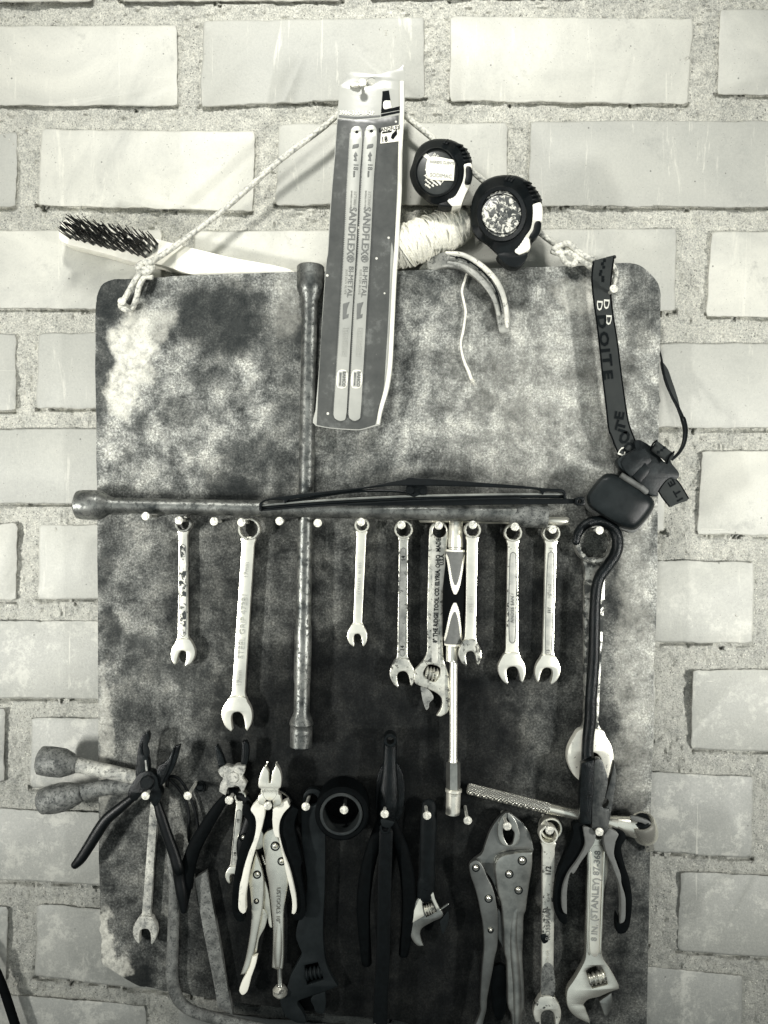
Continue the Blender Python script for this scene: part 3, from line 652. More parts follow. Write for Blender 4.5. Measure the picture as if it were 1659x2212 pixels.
# blades
for nm, topc, L, Rr in (('l', (706, 885), [(635, 900), (605, 1400), (565, 2212)], [(765, 900), (735, 1400), (695, 2212)]), ('r', (865, 875), [(795, 880), (760, 1400), (720, 2212)], [(925, 880), (890, 1400), (850, 2212)])):
    if nm == 'l': L2 = [(525, 800), (480, 1500), (455, 1900)]; R2 = [(660, 700), (612, 1500), (588, 1900)]; bot = [(575, 1940), (520, 1955), (465, 1925)]
    else: L2 = [(680, 700), (640, 1500), (617, 1890)]; R2 = [(815, 700), (775, 1400), (745, 1880)]; bot = [(735, 1930), (680, 1955), (630, 1930)]
    tc = [(L[0][0] + 12, topc[1] - 35), (topc[0] - 25, topc[1] - 62), (topc[0] + 25, topc[1] - 62), (Rr[0][0] - 12, topc[1] - 35)]
    o_ = [zHP(*p) + (False,) for p in tc] + [zHP(*p) + (False,) for p in Rr] + [zHQ(*p) + (False,) for p in R2] + [zHQ(*p) + (False,) for p in bot] + [zHQ(*p) + (False,) for p in L2[::-1]] + [zHP(*p) + (False,) for p in L[::-1]]
    # teeth along the left edge
    hc = zHP(*topc)
    bl = part('hacksaw_blade', plate(o_, h + .0024, h + .0034, holes=[circ(hc[0], hc[1], 3.4, 12)], bev=.3), M['blade'], pk)
    teeth = []
    edge = [zHP(*p) for p in L] + [zHQ(*p) for p in L2]
    q_ = smooth_open(edge, 40); V = []; F = []
    acc_ = 0
    for i in range(len(q_) - 1):
        a, b = q_[i], q_[i + 1]; n_ = max(1, int(np.linalg.norm(b - a) / 4.0))
        for j in range(n_):
            p0 = a + (b - a) * j / n_; p1 = a + (b - a) * (j + 1) / n_
            k0 = len(V); V += [P(p0[0] + .8, p0[1], h + .003), P(p1[0] + .8, p1[1], h + .003), P(p0[0] - 2.4, p0[1], h + .003)]; F.append((k0, k0 + 1, k0 + 2))
    part('teeth', mesh_of(V, F), M['blade'], bl, smooth=False)
    def mid(y):   # centre of the blade at zoom height y in zHP space (continues past 2212 into zHQ)
        if y <= 2212:
            l_ = np.interp(y, [p[1] for p in L], [p[0] for p in L]); r_ = np.interp(y, [p[1] for p in Rr], [p[0] for p in Rr]); return zHP((l_ + r_) / 2 + 4, y)
        yy = y - 2073.75
        l_ = np.interp(yy, [p[1] for p in [(L[-1][0], 138)] + L2], [p[0] for p in [(L[-1][0], 138)] + L2]); r_ = np.interp(yy, [p[1] for p in [(Rr[-1][0], 138)] + R2], [p[0] for p in [(Rr[-1][0], 138)] + R2]); return zHQ((l_ + r_) / 2 + 4, yy)
    ha = h + .0037
    q = mid(2000); part('lettering', text('SANDFLEX®', q[0], q[1], 22, -93.5, ha, .98, bold=.25), M['inkgrey'], bl)
    q = mid(1270); part('lettering', text('18', q[0] + 2, q[1] - 2, 15, -93, ha), M['inkgrey'], bl)
    q = mid(1325); part('lettering', text('mm', q[0], q[1] + 3, 9, -93, ha), M['inkgrey'], bl)
    q = mid(1630); part('lettering', text('12"/300MM', q[0] + 4, q[1], 9, -93, ha), M['inkpale'], bl)
    part('lettering', text('RUBBER ON METAL', q[0] - 4, q[1], 5, -93, ha), M['inkpale'], bl)
    q = mid(2073.75 + 440); part('lettering', text('BI-METAL', q[0] + 3.5, q[1], 15.5, -93.5, ha, 1.05), M['inkgrey'], bl)
    part('lettering', text('SAFE FLEX BLADE', q[0] - 6, q[1], 7, -93.5, ha), M['inkpale'], bl)
    q = mid(2073.75 + 1095); part('barcode', text('||||||||||||||||||', q[0] + 1, q[1], 13, -93.5, ha, 1.05), M['inkpale'], bl)
    q = mid(1040); part('arrow_panel', plate([(q[0] - 8, q[1] + 5, 1), (q[0] - 6, q[1] - 3, 0), (q[0] + 6, q[1] - 6, 1), (q[0] + 5.5, q[1] + 1, 0)], ha - .0001, ha + .0001, bev=.05), M['inkgrey'], bl)
    q = mid(1150); part('arrow', plate([(q[0] - 4, q[1] - 2, 1), (q[0] + 1, q[1] - 11, 1), (q[0] + 5, q[1] - 2, 1), (q[0] + 2, q[1] - 1, 1), (q[0] + 3, q[1] + 10, 1), (q[0] - 4, q[1] + 8, 1), (q[0] - 1, q[1] + 4, 1)], ha - .0001, ha + .0001, bev=.05), M['inkgrey'], bl)
    q = mid(2073.75 + 770); part('hook_mark', plate([(q[0] - 8, q[1] - 18, 1), (q[0] + 6, q[1] - 22, 1), (q[0] + 1, q[1] - 8, 0), (q[0] - 1, q[1] + 6, 1), (q[0] + 4, q[1] + 4, 1), (q[0] + 3, q[1] + 12, 1), (q[0] - 9, q[1] + 16, 1)], ha - .0001, ha + .0001, bev=.05), M['inkgrey'], bl)
    q = mid(2073.75 + 1500); x_, y_ = q
    fr = part('logo_box', plate([(x_ - 9, y_ - 18, 0), (x_ + 8.5, y_ - 18, 0), (x_ + 7, y_ + 18, 0), (x_ - 11, y_ + 18, 0)], ha - .0001, ha + .0001, bev=.05), M['cardedge'], bl)
    part('logo_panel', plate([(x_ - 7.2, y_ - 16.5, 1), (x_ + 7.0, y_ - 16.5, 1), (x_ + 5.6, y_ + 16.5, 1), (x_ - 9.2, y_ + 16.5, 1)], ha + .00015, ha + .0003, bev=.05), M['blade'], bl)
    part('lettering', text('BAHCO', x_ + 3, y_, 10, -93, ha + .0005, .98, bold=.2), M['inkgrey'], bl)
    part('fish_mark', plate([(x_ - 7, y_ - 14, 1), (x_ - 2, y_ - 14, 1), (x_ - 3, y_ - 6, 0), (x_ - 4, y_ + 6, 0), (x_ - 4, y_ + 14, 1), (x_ - 8, y_ + 14, 1), (x_ - 6, y_ + 4, 0)], ha + .0004, ha + .0005, bev=.05), M['inkgrey'], bl)
q = zHP(800, 400); part('torn_flap', loft([(circ(q[0] - 22, q[1] - 5, 14, ry=6), h + .001), (circ(q[0] - 22, q[1] - 5, 12, ry=5), h + .004), (circ(q[0] - 18, q[1] - 7, 5, ry=3), h + .006)], 14, (q[0] - 20, q[1] - 5)), M['cardedge'], pk)

# ------------------------------------------------------------------ wire brush
q = zBR(700, 430)
br = thing('wire_brush', 'wire brush with pale wooden handle and black bristle tufts tucked behind the board', 'brush', q[0], q[1], -.012)
part('handle', plate(pts(zBR, "85,235 110,168 170,160 700,262 1000,335 1240,398 1659,500 2300,650 2360,760 2300,860c 1400,690 1000,572 800,552 500,468 300,418 110,362 78,325"), -.0245, -.0055, bev=1.6), M['wood'], br)
ms = []
for r_ in range(4):
    for i in range(11):
        bx, by = 180 + 35 * r_ + 71.5 * i, 328 - 40 * r_ + 17 * i
        if r_ == 3: bx -= 8
        u, v = zBR(bx, by); b = P(u, v, -.0055)
        for j in range(6):
            dx, dz = random.uniform(-.0012, .0012), random.uniform(-.0012, .0012)
            tip = b + Vector((dx * 2.2 + random.uniform(-.001, .001) - .001, -.026 + random.uniform(-.002, .002), dz * 2.2 + random.uniform(-.001, .001)))
            ms.append(lathe(b + Vector((dx, .001, dz)), tip, [(0, .0006), (1, .00045)], 5))
part('bristles', join(*ms), M['plasticblk'], br)

# ------------------------------------------------------------------ tape measures
def tape(name_label, ol, cen, rin, rout, white, button, ribs, foot, scratched, h0, extra):
    cu, cv = zTP(*cen); ol = pts(zTP, ol)
    t = thing('tape_measure', name_label, 'tape measure', cu, cv, h0, 'tape measures hooked on the cord')
    k = 1 / (2.37 * 1.8228)
    E = lambda s: circ(cu, cv, rout[0] * k * s, 32, rout[1] * k * s)
    E2 = lambda s: circ(cu, cv, rin[0] * k * s, 32, rin[1] * k * s)
    part('case', loft([(scaled(ol, (cu, cv), .9), h0), (ol, h0 + .006), (ol, h0 + .018), (scaled(ol, (cu, cv), .95), h0 + .024), (E(1.0), h0 + .028), (E(.95), h0 + .031), (E2(1.03), h0 + .0305), (E2(1.0), h0 + .028)], 72, (cu, cv)), M['rubberrib'], t)
    lb = part('face_label', plate(circ(cu, cv, rin[0] * k * .99, 32, rin[1] * k * .99), h0 + .0275, h0 + .0285, bev=.2), M['scratched'] if scratched else M['label'], t)
    part('white_shell', plate(pts(zTP, white), h0 + .010, h0 + .0262, bev=3), M['white'], t)
    part('lock_button', plate(pts(zTP, button), h0 + .020, h0 + .030, bev=1.5), M['plasticblk'], t)
    rm = [tube([zTP(*a) + (h0 + .0225,), zTP((a[0] + b[0]) / 2 + 4, (a[1] + b[1]) / 2 - 8) + (h0 + .0265,), zTP(*b) + (h0 + .0205,)], [1.6, 2.6, 1.8], seg=8) for a, b in ribs]
    part('grip_ribs', join(*rm), M['rubberrib'], t)
    part('hook_end', plate(pts(zTP, foot), h0 + .012, h0 + .026, bev=2), M['rubberrib'], t)
    extra(t, lb, h0 + .0287, cu, cv)
    return t
def ex1(t, lb, h, cu, cv):
    st = part('price_sticker', plate(pts(zTP, "352,285 598,308c 584,502c 343,472"), h + .0007, h + .001, bev=.1), M['paper'], t)
    q = zTP(475, 332); part('lettering', text('INGRESO CLIENTE', q[0], q[1], 8.4, -4, h + .0013, .78), M['inkpale'], st)
    q = zTP(465, 455); part('lettering', text('SODIMAC', q[0], q[1], 12, -5, h + .0013, .9), M['inkpale'], st)
    part('white_stripe', plate(pts(zTP, "325,245c 370,285c 360,320c 295,270c"), h, h + .0003, bev=.1), M['paper'], lb)
    part('white_stripe', plate(pts(zTP, "345,350c 352,345c 350,420c 470,525c 500,495c 480,500c 460,545c 315,400c"), h, h + .0003, bev=.1), M['paper'], lb)
    for i, s in enumerate(('Caja contra el', 'Auto bloqueo', 'Freno de', 'nylon')):
        q = zTP(395 - 16 * i - 4, 460 + 26 * i + 10); part('lettering', text(s, q[0], q[1], 6.5, -38, h + .0003, bold=.3), M['paper'], lb)
    q = zTP(405, 270); part('lettering', text('RE', q[0] + 2, q[1], 11, -35, h + .0003, bold=.3), M['inklight'], lb)
def ex2(t, lb, h, cu, cv):
    part('black_rim', ring(cu, cv, 44, 42.5, h, h + .0006), M['plasticblk'], t)
    for i, s in enumerate(('RED LINE', '5m x 19mm', 'POWER', 'TAPE')):
        q = zTP(960 + 36 * i, 905 - 50 * i)
        part('lettering', text(s, q[0], q[1], 9, -32, h + .0001, bold=.25), M['inkgrey'], lb)
tape('smaller black and white tape measure with a white price sticker on its face', "172,430 200,340 235,230 290,160 370,120 440,110 560,120 660,170 720,230 752,310 755,420 740,520 700,620 650,720 560,740 480,735 400,735 330,690 240,610 190,520",
     (425, 420), (182, 212), (208, 238), "625,370 700,338 748,335 756,420 742,520 690,640 655,735c 565,740c 524,685 560,620 610,500 630,430", "705,365 745,372 760,470 735,522 692,520 700,440",
     [((600, 182), (668, 172)), ((618, 215), (708, 208)), ((628, 250), (728, 248)), ((635, 285), (742, 285)), ((640, 322), (750, 318)), ((470, 180), (530, 118)), ((490, 190), (552, 125))],
     "520,690c 575,740c 500,745 440,720", False, .004, ex1)
tape('bigger black and white tape measure with a scratched round label, lower on the cord', "745,740 780,620 850,520 950,465 1080,447 1200,465 1300,530 1380,620 1407,690 1405,850 1390,980 1330,1060 1290,1150 1272,1190 1200,1290 1100,1290 1000,1205 900,1110 800,1040 748,960 738,850",
     (1030, 810), (185, 217), (240, 268), "1268,745 1340,712 1400,702 1407,880 1375,900 1340,1000 1300,1040 1300,1130 1262,1165 1195,1192c 1145,1160 1160,1060 1210,980 1262,870", "1350,880 1395,880 1390,985 1335,1045 1292,1025 1330,950",
     [((1225, 520), (1310, 528)), ((1250, 570), (1345, 568)), ((1262, 610), (1368, 606)), ((1275, 650), (1390, 645)), ((1285, 690), (1405, 682)), ((1040, 530), (1110, 452)), ((1065, 535), (1135, 460)), ((1085, 545), (1160, 470))],
     "995,1190 1130,1160c 1200,1198c 1275,1168c 1272,1215 1200,1300 1100,1296", True, .006, ex2)

# ------------------------------------------------------------------ ball of twine
a0 = zTP(-60, 1180); a1 = zTP(725, 895)
tw = thing('twine_spool', 'fat spool of pale jute twine with a loose end hanging down over the board', 'twine', (a0[0] + a1[0]) / 2, (a0[1] + a1[1]) / 2, .012)
h = -.002; pa, pb = P(a0[0], a0[1], h), P(a1[0], a1[1], h); kk = sc(h)
def prof_r(t): return (46 - 6 * t) * (1 - .42 * abs(2 * t - 1) ** 5)
part('core', lathe(pa, pb, [(t, (prof_r(t) - 1.6) * kk) for t in (0, .04, .1, .2, .35, .5, .65, .8, .9, .96, 1)], 32), M['jutedk'], tw)
ax = pb - pa; a = ax.normalized(); e1 = a.orthogonal().normalized(); e2 = a.cross(e1)
def wind(turns, per, ph, rr, seed, dr=0.0, lo=.01, hi=.99):
    rs = random.Random(seed); V = []; F = []; seg = 5; npt = int(turns * 26); last = None; C_ = []
    for i in range(npt):
        th = 2 * math.pi * i / 26; x = (i / 26 / per + ph) % 2; tt = x if x < 1 else 2 - x; tt = lo + (hi - lo) * tt
        r = (prof_r(tt) + dr + .5 * math.sin(i * .37)) * kk
        C_.append(pa + ax * tt + (e1 * math.cos(th) + e2 * math.sin(th)) * r)
    for i, c in enumerate(C_):
        t_ = (C_[min(i + 1, npt - 1)] - C_[max(i - 1, 0)]).normalized(); rad = (c - pa - ax * ((c - pa).dot(a) / ax.length)).normalized(); b = t_.cross(rad)
        w = rr * kk * (1 + .15 * math.sin(i * 1.3))
        for k in range(seg):
            an = 2 * math.pi * k / seg; V.append(c + (b * math.cos(an) + rad * math.sin(an)) * w)
    for i in range(npt - 1):
        for k in range(seg):
            k2 = (k + 1) % seg; F.append((i * seg + k, i * seg + k2, (i + 1) * seg + k2, (i + 1) * seg + k))
    return mesh_of(V, F)
part('windings', join(wind(150, 2.83, .1, 1.75, 1, -.4), wind(70, 3.37, .6, 1.7, 2, 1.2), wind(3, .9, .45, 2.1, 3, 2.8, .15, .6)), M['jute'], tw)
le = [zHS(*p) for p in ((830, 345), (800, 430), (772, 540), (790, 650), (812, 770), (800, 880), (785, 980), (760, 1100), (768, 1200), (800, 1320), (845, 1420), (872, 1500))]
part('loose_end', tube([(p[0], p[1], .004) for p in le], [2.8, 2.6, 2.6, 2.7, 2.7, 2.6, 2.8, 2.4, 2.6, 3.0, 3.6, 3.4], seg=7), M['jute'], tw)
fr = []
for i in range(9):
    q = zHS(850 + 45 * random.random(), 1480 + 10 * random.random()); q2 = zHS(850 + 80 * random.random(), 1520 + 60 * random.random())
    fr.append(tube([(q[0], q[1], .004), ((q[0] + q2[0]) / 2 + 1, (q[1] + q2[1]) / 2, .006), (q2[0], q2[1], .004)], .45, seg=4))
for i in range(46):
    t = random.random(); th = random.uniform(0, 2 * math.pi); p = pa + ax * t + (e1 * math.cos(th) + e2 * math.sin(th)) * prof_r(t) * kk
    d1 = Vector((random.uniform(-1, 1), random.uniform(-1, .2), random.uniform(-1, 1))).normalized() * .004; d2 = d1 * 1.8 + Vector((random.uniform(-1, 1), 0, random.uniform(-1, 1))) * .0025
    fr.append(lathe(p, p + d1, [(0, .00018), (1, .00014)], 4)); fr.append(lathe(p + d1, p + d2, [(0, .00014), (1, .0001)], 4))
part('loose_fibres', join(*fr), M['jute'], tw)

# ------------------------------------------------------------------ horseshoe
hs = thing('horseshoe', 'worn steel horseshoe with a nail groove, hooked over the top edge of the board', 'horseshoe', 1010, 590, .01)
body = [zHS(*p) for p in ((300, 400), (370, 315), (470, 245), (600, 205), (760, 218), (890, 280), (1020, 385), (1125, 510), (1185, 650), (1215, 800), (1225, 900), (1228, 965))]
part('web', tube([(p[0], p[1], (-.012, -.009, -.002, .006)[i] if i < 4 else .010) for i, p in enumerate(body)], [9, 12, 15.5, 17, 18, 18, 17.5, 16.5, 15.5, 14.5, 13.5, 11.5], flat=.42, seg=16, rect=True), M['shoe'], hs)
rim = [zHS(*p) for p in ((600, 128), (760, 140), (900, 205), (1040, 312), (1150, 440), (1212, 570), (1245, 700), (1260, 840), (1262, 930))]
part('outer_rim', tube([(p[0], p[1], .0165) for p in rim], [4.2, 5, 5.6, 6, 6, 5.6, 5.2, 5, 3.5], flat=.55, seg=12), M['shoelt'], hs)
rim2 = [zHS(*p) for p in ((620, 230), (760, 262), (880, 330), (990, 430), (1080, 545), (1140, 670), (1170, 800))]
part('inner_rim', tube([(p[0], p[1], .0150) for p in rim2], [3, 5.5, 6.4, 6.4, 6, 5, 4], flat=.5, seg=12), M['shoe'], hs)
gr = [zHS(*p) for p in ((640, 158), (790, 190), (920, 265), (1040, 375), (1120, 490), (1170, 620), (1200, 770))]
part('groove', tube([(p[0], p[1], .0171) for p in gr], [1.0, 1.5, 1.6, 1.6, 1.6, 1.6, 1.0], flat=.3, seg=8), M['ink'], hs)
for p in ((712, 172), (842, 222), (965, 305), (1075, 415), (1150, 560)):
    q = zHS(*p); part('nail_hole', plate([(q[0] - 3, q[1] - 1.5, 1), (q[0] + 2, q[1] - 2.5, 1), (q[0] + 3, q[1] + 2.5, 1), (q[0] - 1.5, q[1] + 3, 1)], .0160, .0178, bev=.1), M['ink'], hs)

# ------------------------------------------------------------------ headlamp
hl = thing('headlamp', 'black headlamp hanging by its grey woven strap at the right edge of the board', 'headlamp', 1326, 623, .02)
Lf = [zSR(*p) for p in ((562, 315), (547, 450), (562, 650), (590, 850), (620, 1100), (650, 1400), (680, 1650), (710, 1896))] + [zHL(*p) for p in ((655, 290), (700, 410), (765, 545))]
Rt = [zSR(*p) for p in ((752, 262), (727, 450), (722, 600), (742, 800), (782, 1050), (812, 1300), (845, 1550), (885, 1800), (915, 1896))] + [zHL(*p) for p in ((880, 310), (915, 405))]
st = part('strap', plate([(p[0], p[1], i in (0,)) for i, p in enumerate(Rt)] + [(p[0], p[1], i == 0) for i, p in enumerate(Lf[::-1])], .0185, .0200, bev=.4), M['strap'], hl)
for E_ in (Lf, Rt): part('strap_edge', tube([(p[0], p[1], .0197) for p in E_], 1.9, seg=6, cap='flat'), M['rubbermatt'], st)
part('strap_fold', tube([zSR(562, 318) + (.016,), zSR(660, 292) + (.0172,), zSR(760, 264) + (.016,)], [4, 4.4, 4], seg=10, flat=.8), M['strap'], st)
def lets(s, plist, size, ang, mat, z, hh=.0205, sx=1.0, bold=.9):
    for ch, p, dy in zip(s, plist, range(9)):
        q = z(*p); a_ = ang[dy] if isinstance(ang, (list, tuple)) else ang
        part('lettering', text(ch, q[0], q[1], size, a_, hh, sx, bold=bold), mat, st)
lets('DOITE', [(636, 868), (658, 1030), (668, 1138), (686, 1228), (694, 1362)], 27, [-86, -86, -85, -84, -83], M['ink'], zSR, sx=1.5)
lets('DD', [(616, 718), (680, 705)], 17, -94, M['inklight'], zSR, sx=1.9, bold=.2)
lets('D', [(700, 852)], 17, -94, M['inklight'], zSR, sx=1.9, bold=.2)
for i, (x, y) in enumerate(((665, 300), (645, 330), (658, 362), (632, 400), (625, 428), (650, 455), (650, 485))):
    q = zSR(x, y); part('woven_check', plate([(q[0] - 3, q[1] - 3.2, 1), (q[0] + 3, q[1] - 3.6, 1), (q[0] + 3, q[1] + 2.4, 1), (q[0] - 3, q[1] + 3.2, 1)], .0201, .0204, bev=.1), M['ink'], st)
lets('DOITE', [(838, 420), (795, 315), (775, 250), (755, 195), (742, 95)], 27, [60, 64, 72, 75, 80], M['ink'], zHL, sx=1.35)
lets('D', [(770, 455)], 21, 66, M['inklight'], zHL, sx=1.4, bold=.2)
# bracket, strap roll, tail, loop at the right
bk = part('bracket', plate(pts(zHL, "722,540 900,425c 888,352 935,335 1040,390 1100,440 1200,562 1252,535c 1272,580 1340,670 1336,712 1290,742 1240,722 1130,850 1128,900 1020,878 900,760 780,650 735,600"), .0125, .0235, bev=2.2), M['lampside'], hl)
part('bracket_tab', plate(pts(zHL, "870,700c 1000,570c 1040,640 940,775c"), .0235, .0252, bev=.6), M['lamptop'], bk)
part('bracket_ridge', plate(pts(zHL, "760,560 960,430 1060,540 1000,600 860,700"), .0233, .0247, bev=.8), M['lampside'], bk)
part('strap_roll', tube([zHL(1080, 392) + (.027,), zHL(1165, 455) + (.029,), zHL(1248, 520) + (.027,)], 12.5, flat=.7, seg=16, cap='flat'), M['strap'], hl)
part('strap_roll_edge', join(tube([zHL(1048, 440) + (.029,), zHL(1075, 375) + (.033,), zHL(1112, 345) + (.029,)], 1.8, seg=6), tube([zHL(1215, 572) + (.029,), zHL(1240, 505) + (.033,), zHL(1285, 458) + (.029,)], 2.2, seg=6)), M['rubbermatt'], hl)
for x, y in ((1130, 460), (1165, 440), (1190, 415)):
    q = zHL(x, y); part('woven_check', plate([(q[0] - 3, q[1] - 3, 1), (q[0] + 3, q[1] - 3, 1), (q[0] + 3, q[1] + 3, 1), (q[0] - 3, q[1] + 3, 1)], .0370, .0380, bev=.1), M['ink'], hl)
tl = part('strap_tail', plate(pts(zHL, "1245,705 1290,715 1345,780 1432,925c 1420,950c 1340,975 1255,1010c 1235,1000c 1170,915 1130,850c 1180,770"), .020, .0222, bev=.5), M['strap'], hl)
part('tail_edge', join(tube([zHL(*p) + (.0218,) for p in ((1130, 850), (1170, 915), (1240, 1005))], 1.8, seg=6), tube([zHL(*p) + (.0218,) for p in ((1295, 722), (1350, 790), (1430, 925))], 1.8, seg=6), tube([zHL(*p) + (.022,) for p in ((1130, 850), (1180, 770), (1245, 705))], 2.2, seg=6)), M['rubbermatt'], tl)
for ch, p in zip('ETIO', ((1268, 775), (1325, 868), (1350, 935), (1385, 952))):
    q = zHL(*p)
    if ch != 'O': part('lettering', text(ch, q[0], q[1], 20, 120, .0225, 1.3, bold=.5), M['ink'], tl)
lpp = [zSR(*p) for p in ((1150, 1080), (1188, 1180), (1225, 1380), (1290, 1560), (1350, 1670), (1400, 1790))] + [zHL(*p) for p in ((1375, 120), (1400, 230), (1385, 370), (1340, 460), (1268, 535))]
part('strap_loop', tube([(p[0], p[1], -.010 + .003 * i) for i, p in enumerate(lpp)], [2, 2.2, 2.4, 3, 4, 5.5, 6, 5.8, 5, 3.8, 3], flat=.9, seg=10), M['plasticblk'], hl)
part('strap_side', plate(pts(zSR, "1192,1235 1250,1300 1295,1420 1345,1570 1365,1660 1330,1600 1290,1560 1235,1450"), -.010, -.008, bev=.4), M['strap'], hl)
# lamp housing
lo_ = pts(zHL, "408,905 450,830 560,700 620,672 720,690 860,770 1000,870 1085,950 1090,1000 1060,1060 920,1225 870,1245 800,1225 700,1180 520,1070 425,995"); cc = zHL(750, 950)
part('lamp_housing', loft([(scaled(lo_, cc, .96), .004), (lo_, .012), (lo_, .026), (scaled(lo_, cc, .965), .031), (scaled(lo_, cc, .90), .0338), (scaled(lo_, cc, .78), .0352), (scaled(lo_, cc, .4), .036)], 72, cc), M['lamptop'], hl)
part('lens_rim', plate([(p[0] - 1, p[1] + 7, False) for p in scaled(lo_, cc, .98)], .004, .014, bev=1.5), M['gripgreydk'], hl)
hg = part('hinge', tube([zHL(752, 690) + (.034,), zHL(945, 812) + (.034,)], 6.4, seg=16, cap='flat', sub=1), M['gripgreydk'], hl)
part('hinge_pin', tube([zHL(955, 815) + (.034,), zHL(1005, 858) + (.034,)], 6.4, seg=16), M['gripgrey'], hg)
for p in ((705, 745, 760, 782), (805, 800, 870, 845)):
    part('vent_slot', tube([zHL(p[0], p[1]) + (.0350,), zHL(p[2], p[3]) + (.0350,)], 1.2, seg=6, flat=.4), M['ink'], hl)

# ------------------------------------------------------------------ cross wrench
cw = thing('cross_wrench', 'large rusty four way lug wrench hung across the middle of the board', 'lug wrench', 662, 1105, .012)
part('upright_bar', bar((671, 574, .014), (650, 1612, .014), [(0, 27), (.003, 29.5), (.04, 29.5), (.047, 29), (.060, 24), (.075, 17), (.3, 17), (.52, 16.5), (.745, 16.5), (.76, 19), (.86, 18.5), (.87, 17), (.93, 17), (.945, 24), (.953, 26), (.958, 23.5), (.965, 24), (1, 24)], 28), M['rustlt'], cw)
part('level_bar', bar((164, 1090, .019), (1113, 1109, .019), [(0, 24), (.004, 30), (.015, 32), (.050, 32.5), (.060, 30), (.076, 20), (.088, 17), (.3, 17), (.62, 18.5), (.9, 19.5), (1, 20)], 28), M['rustlt'], cw)
part('socket_end', bar((1100, 1112, .019), (1181, 1115, .019), [(0, 19), (.1, 20), (.35, 25), (.4, 26), (1, 26), (1, 18), (.8, 18)], 28), M['rust'], cw)

# ------------------------------------------------------------------ wiper blade and cable tie
wb = thing('wiper_blade', 'black car wiper blade lying along the level bar of the cross wrench', 'wiper blade', 890, 1080, .03)
fo = pts(zWL, "165,440 200,405 260,385 500,350 900,305 1200,270 1400,230 1530,205c 1560,190") + pts(zWR, "100,196 200,200 600,230 1000,260 1300,290 1470,305 1495,340c 1495,388c 1472,385c 1465,332c 1300,325 1275,350 1245,312 1000,290 600,275 200,266 0,265") + pts(zWL, "1400,266 1100,302 900,332 600,372 440,402 405,432c 380,400 200,425 190,500c 165,500c")
part('frame', plate(fo, .030, .036, bev=1.2), M['plasticblk'], wb)
part('lever', tube([(p[0], p[1], .033) for p in [zWL(*q) for q in ((430, 415), (700, 372), (1000, 325), (1250, 312), (1500, 322), (1640, 345))]], [2.2, 2.6, 3.2, 3.4, 3, 2.5], seg=8), M['plasticblk'], wb)
part('joint', join(disc(*zWR(35, 310), 9, .029, .037), disc(*zWR(155, 320), 7, .029, .036), plate(pts(zWR, "0,270 190,275 190,345 130,350 70,372 20,345"), .029, .034)), M['dark'], wb)
up = [zWL(*q) for q in ((185, 452), (600, 415), (1100, 385), (1659, 362))] + [zWR(*q) for q in ((300, 358), (700, 350), (1100, 345), (1475, 345))]
part('steel_strip', tube([(p[0], p[1], .0325) for p in up], 2.6, flat=.8, seg=8), M['steel'], wb)
mdp = [zWL(*q) for q in ((185, 478), (600, 440), (1100, 408), (1659, 386))] + [zWR(*q) for q in ((300, 378), (700, 370), (1100, 364), (1475, 365))]
part('rubber_blade', tube([(p[0], p[1], .0305) for p in mdp], 4.4, flat=1, seg=10), M['plasticblk'], wb)
lw = [zWL(*q) for q in ((185, 497), (600, 462), (1100, 432), (1659, 405))] + [zWR(*q) for q in ((300, 400), (700, 388), (1060, 380))]
part('rubber_lip', tube([(p[0], p[1], .0335) for p in lw], 2.0, flat=.6, seg=8), M['rubberrib'], wb)
ctl = [zWL(*q) for q in ((1000, 440), (1659, 432))] + [zWR(*q) for q in ((300, 428), (900, 415), (1400, 412), (1600, 412))]
ct = thing('cable_tie', 'black cable tie lying between the wiper blade and the headlamp', 'cable tie', 1240, 1080, .02)
part('tie_band', tube([(p[0], p[1], .0275) for p in ctl], [3, 5, 6, 6.5, 6, 5], flat=.3, seg=8, rect=True), M['plasticblk'], ct)
q = zWR(1620, 412); part('tie_head', plate([(q[0] - 9, q[1] - 7, 0), (q[0] + 9, q[1] - 9, 0), (q[0] + 10, q[1] + 8, 0), (q[0] - 9, q[1] + 7, 0)], .026, .033, holes=[circ(q[0], q[1], 4, 12)], bev=1), M['plasticblk'], ct)

# ------------------------------------------------------------------ T handle socket driver
td = thing('socket_driver', 'T handle socket wrench with a grey and black rubber grip and a long chrome shaft', 'socket wrench', 980, 1122, .012)
part('cross_rod', bar((905, 1121, .0085), (1229, 1126, .0085), [(0, 5), (.01, 8), (.85, 8), (.855, 9.2), (.985, 9.2), (1, 7)], 20), M['satin'], td)
part('collar', bar((985, 1113, .013), (984, 1188, .014), [(0, 13), (.04, 15), (.6, 15.5), (.92, 16.8), (.94, 15), (1, 15)], 28), M['satin'], td)
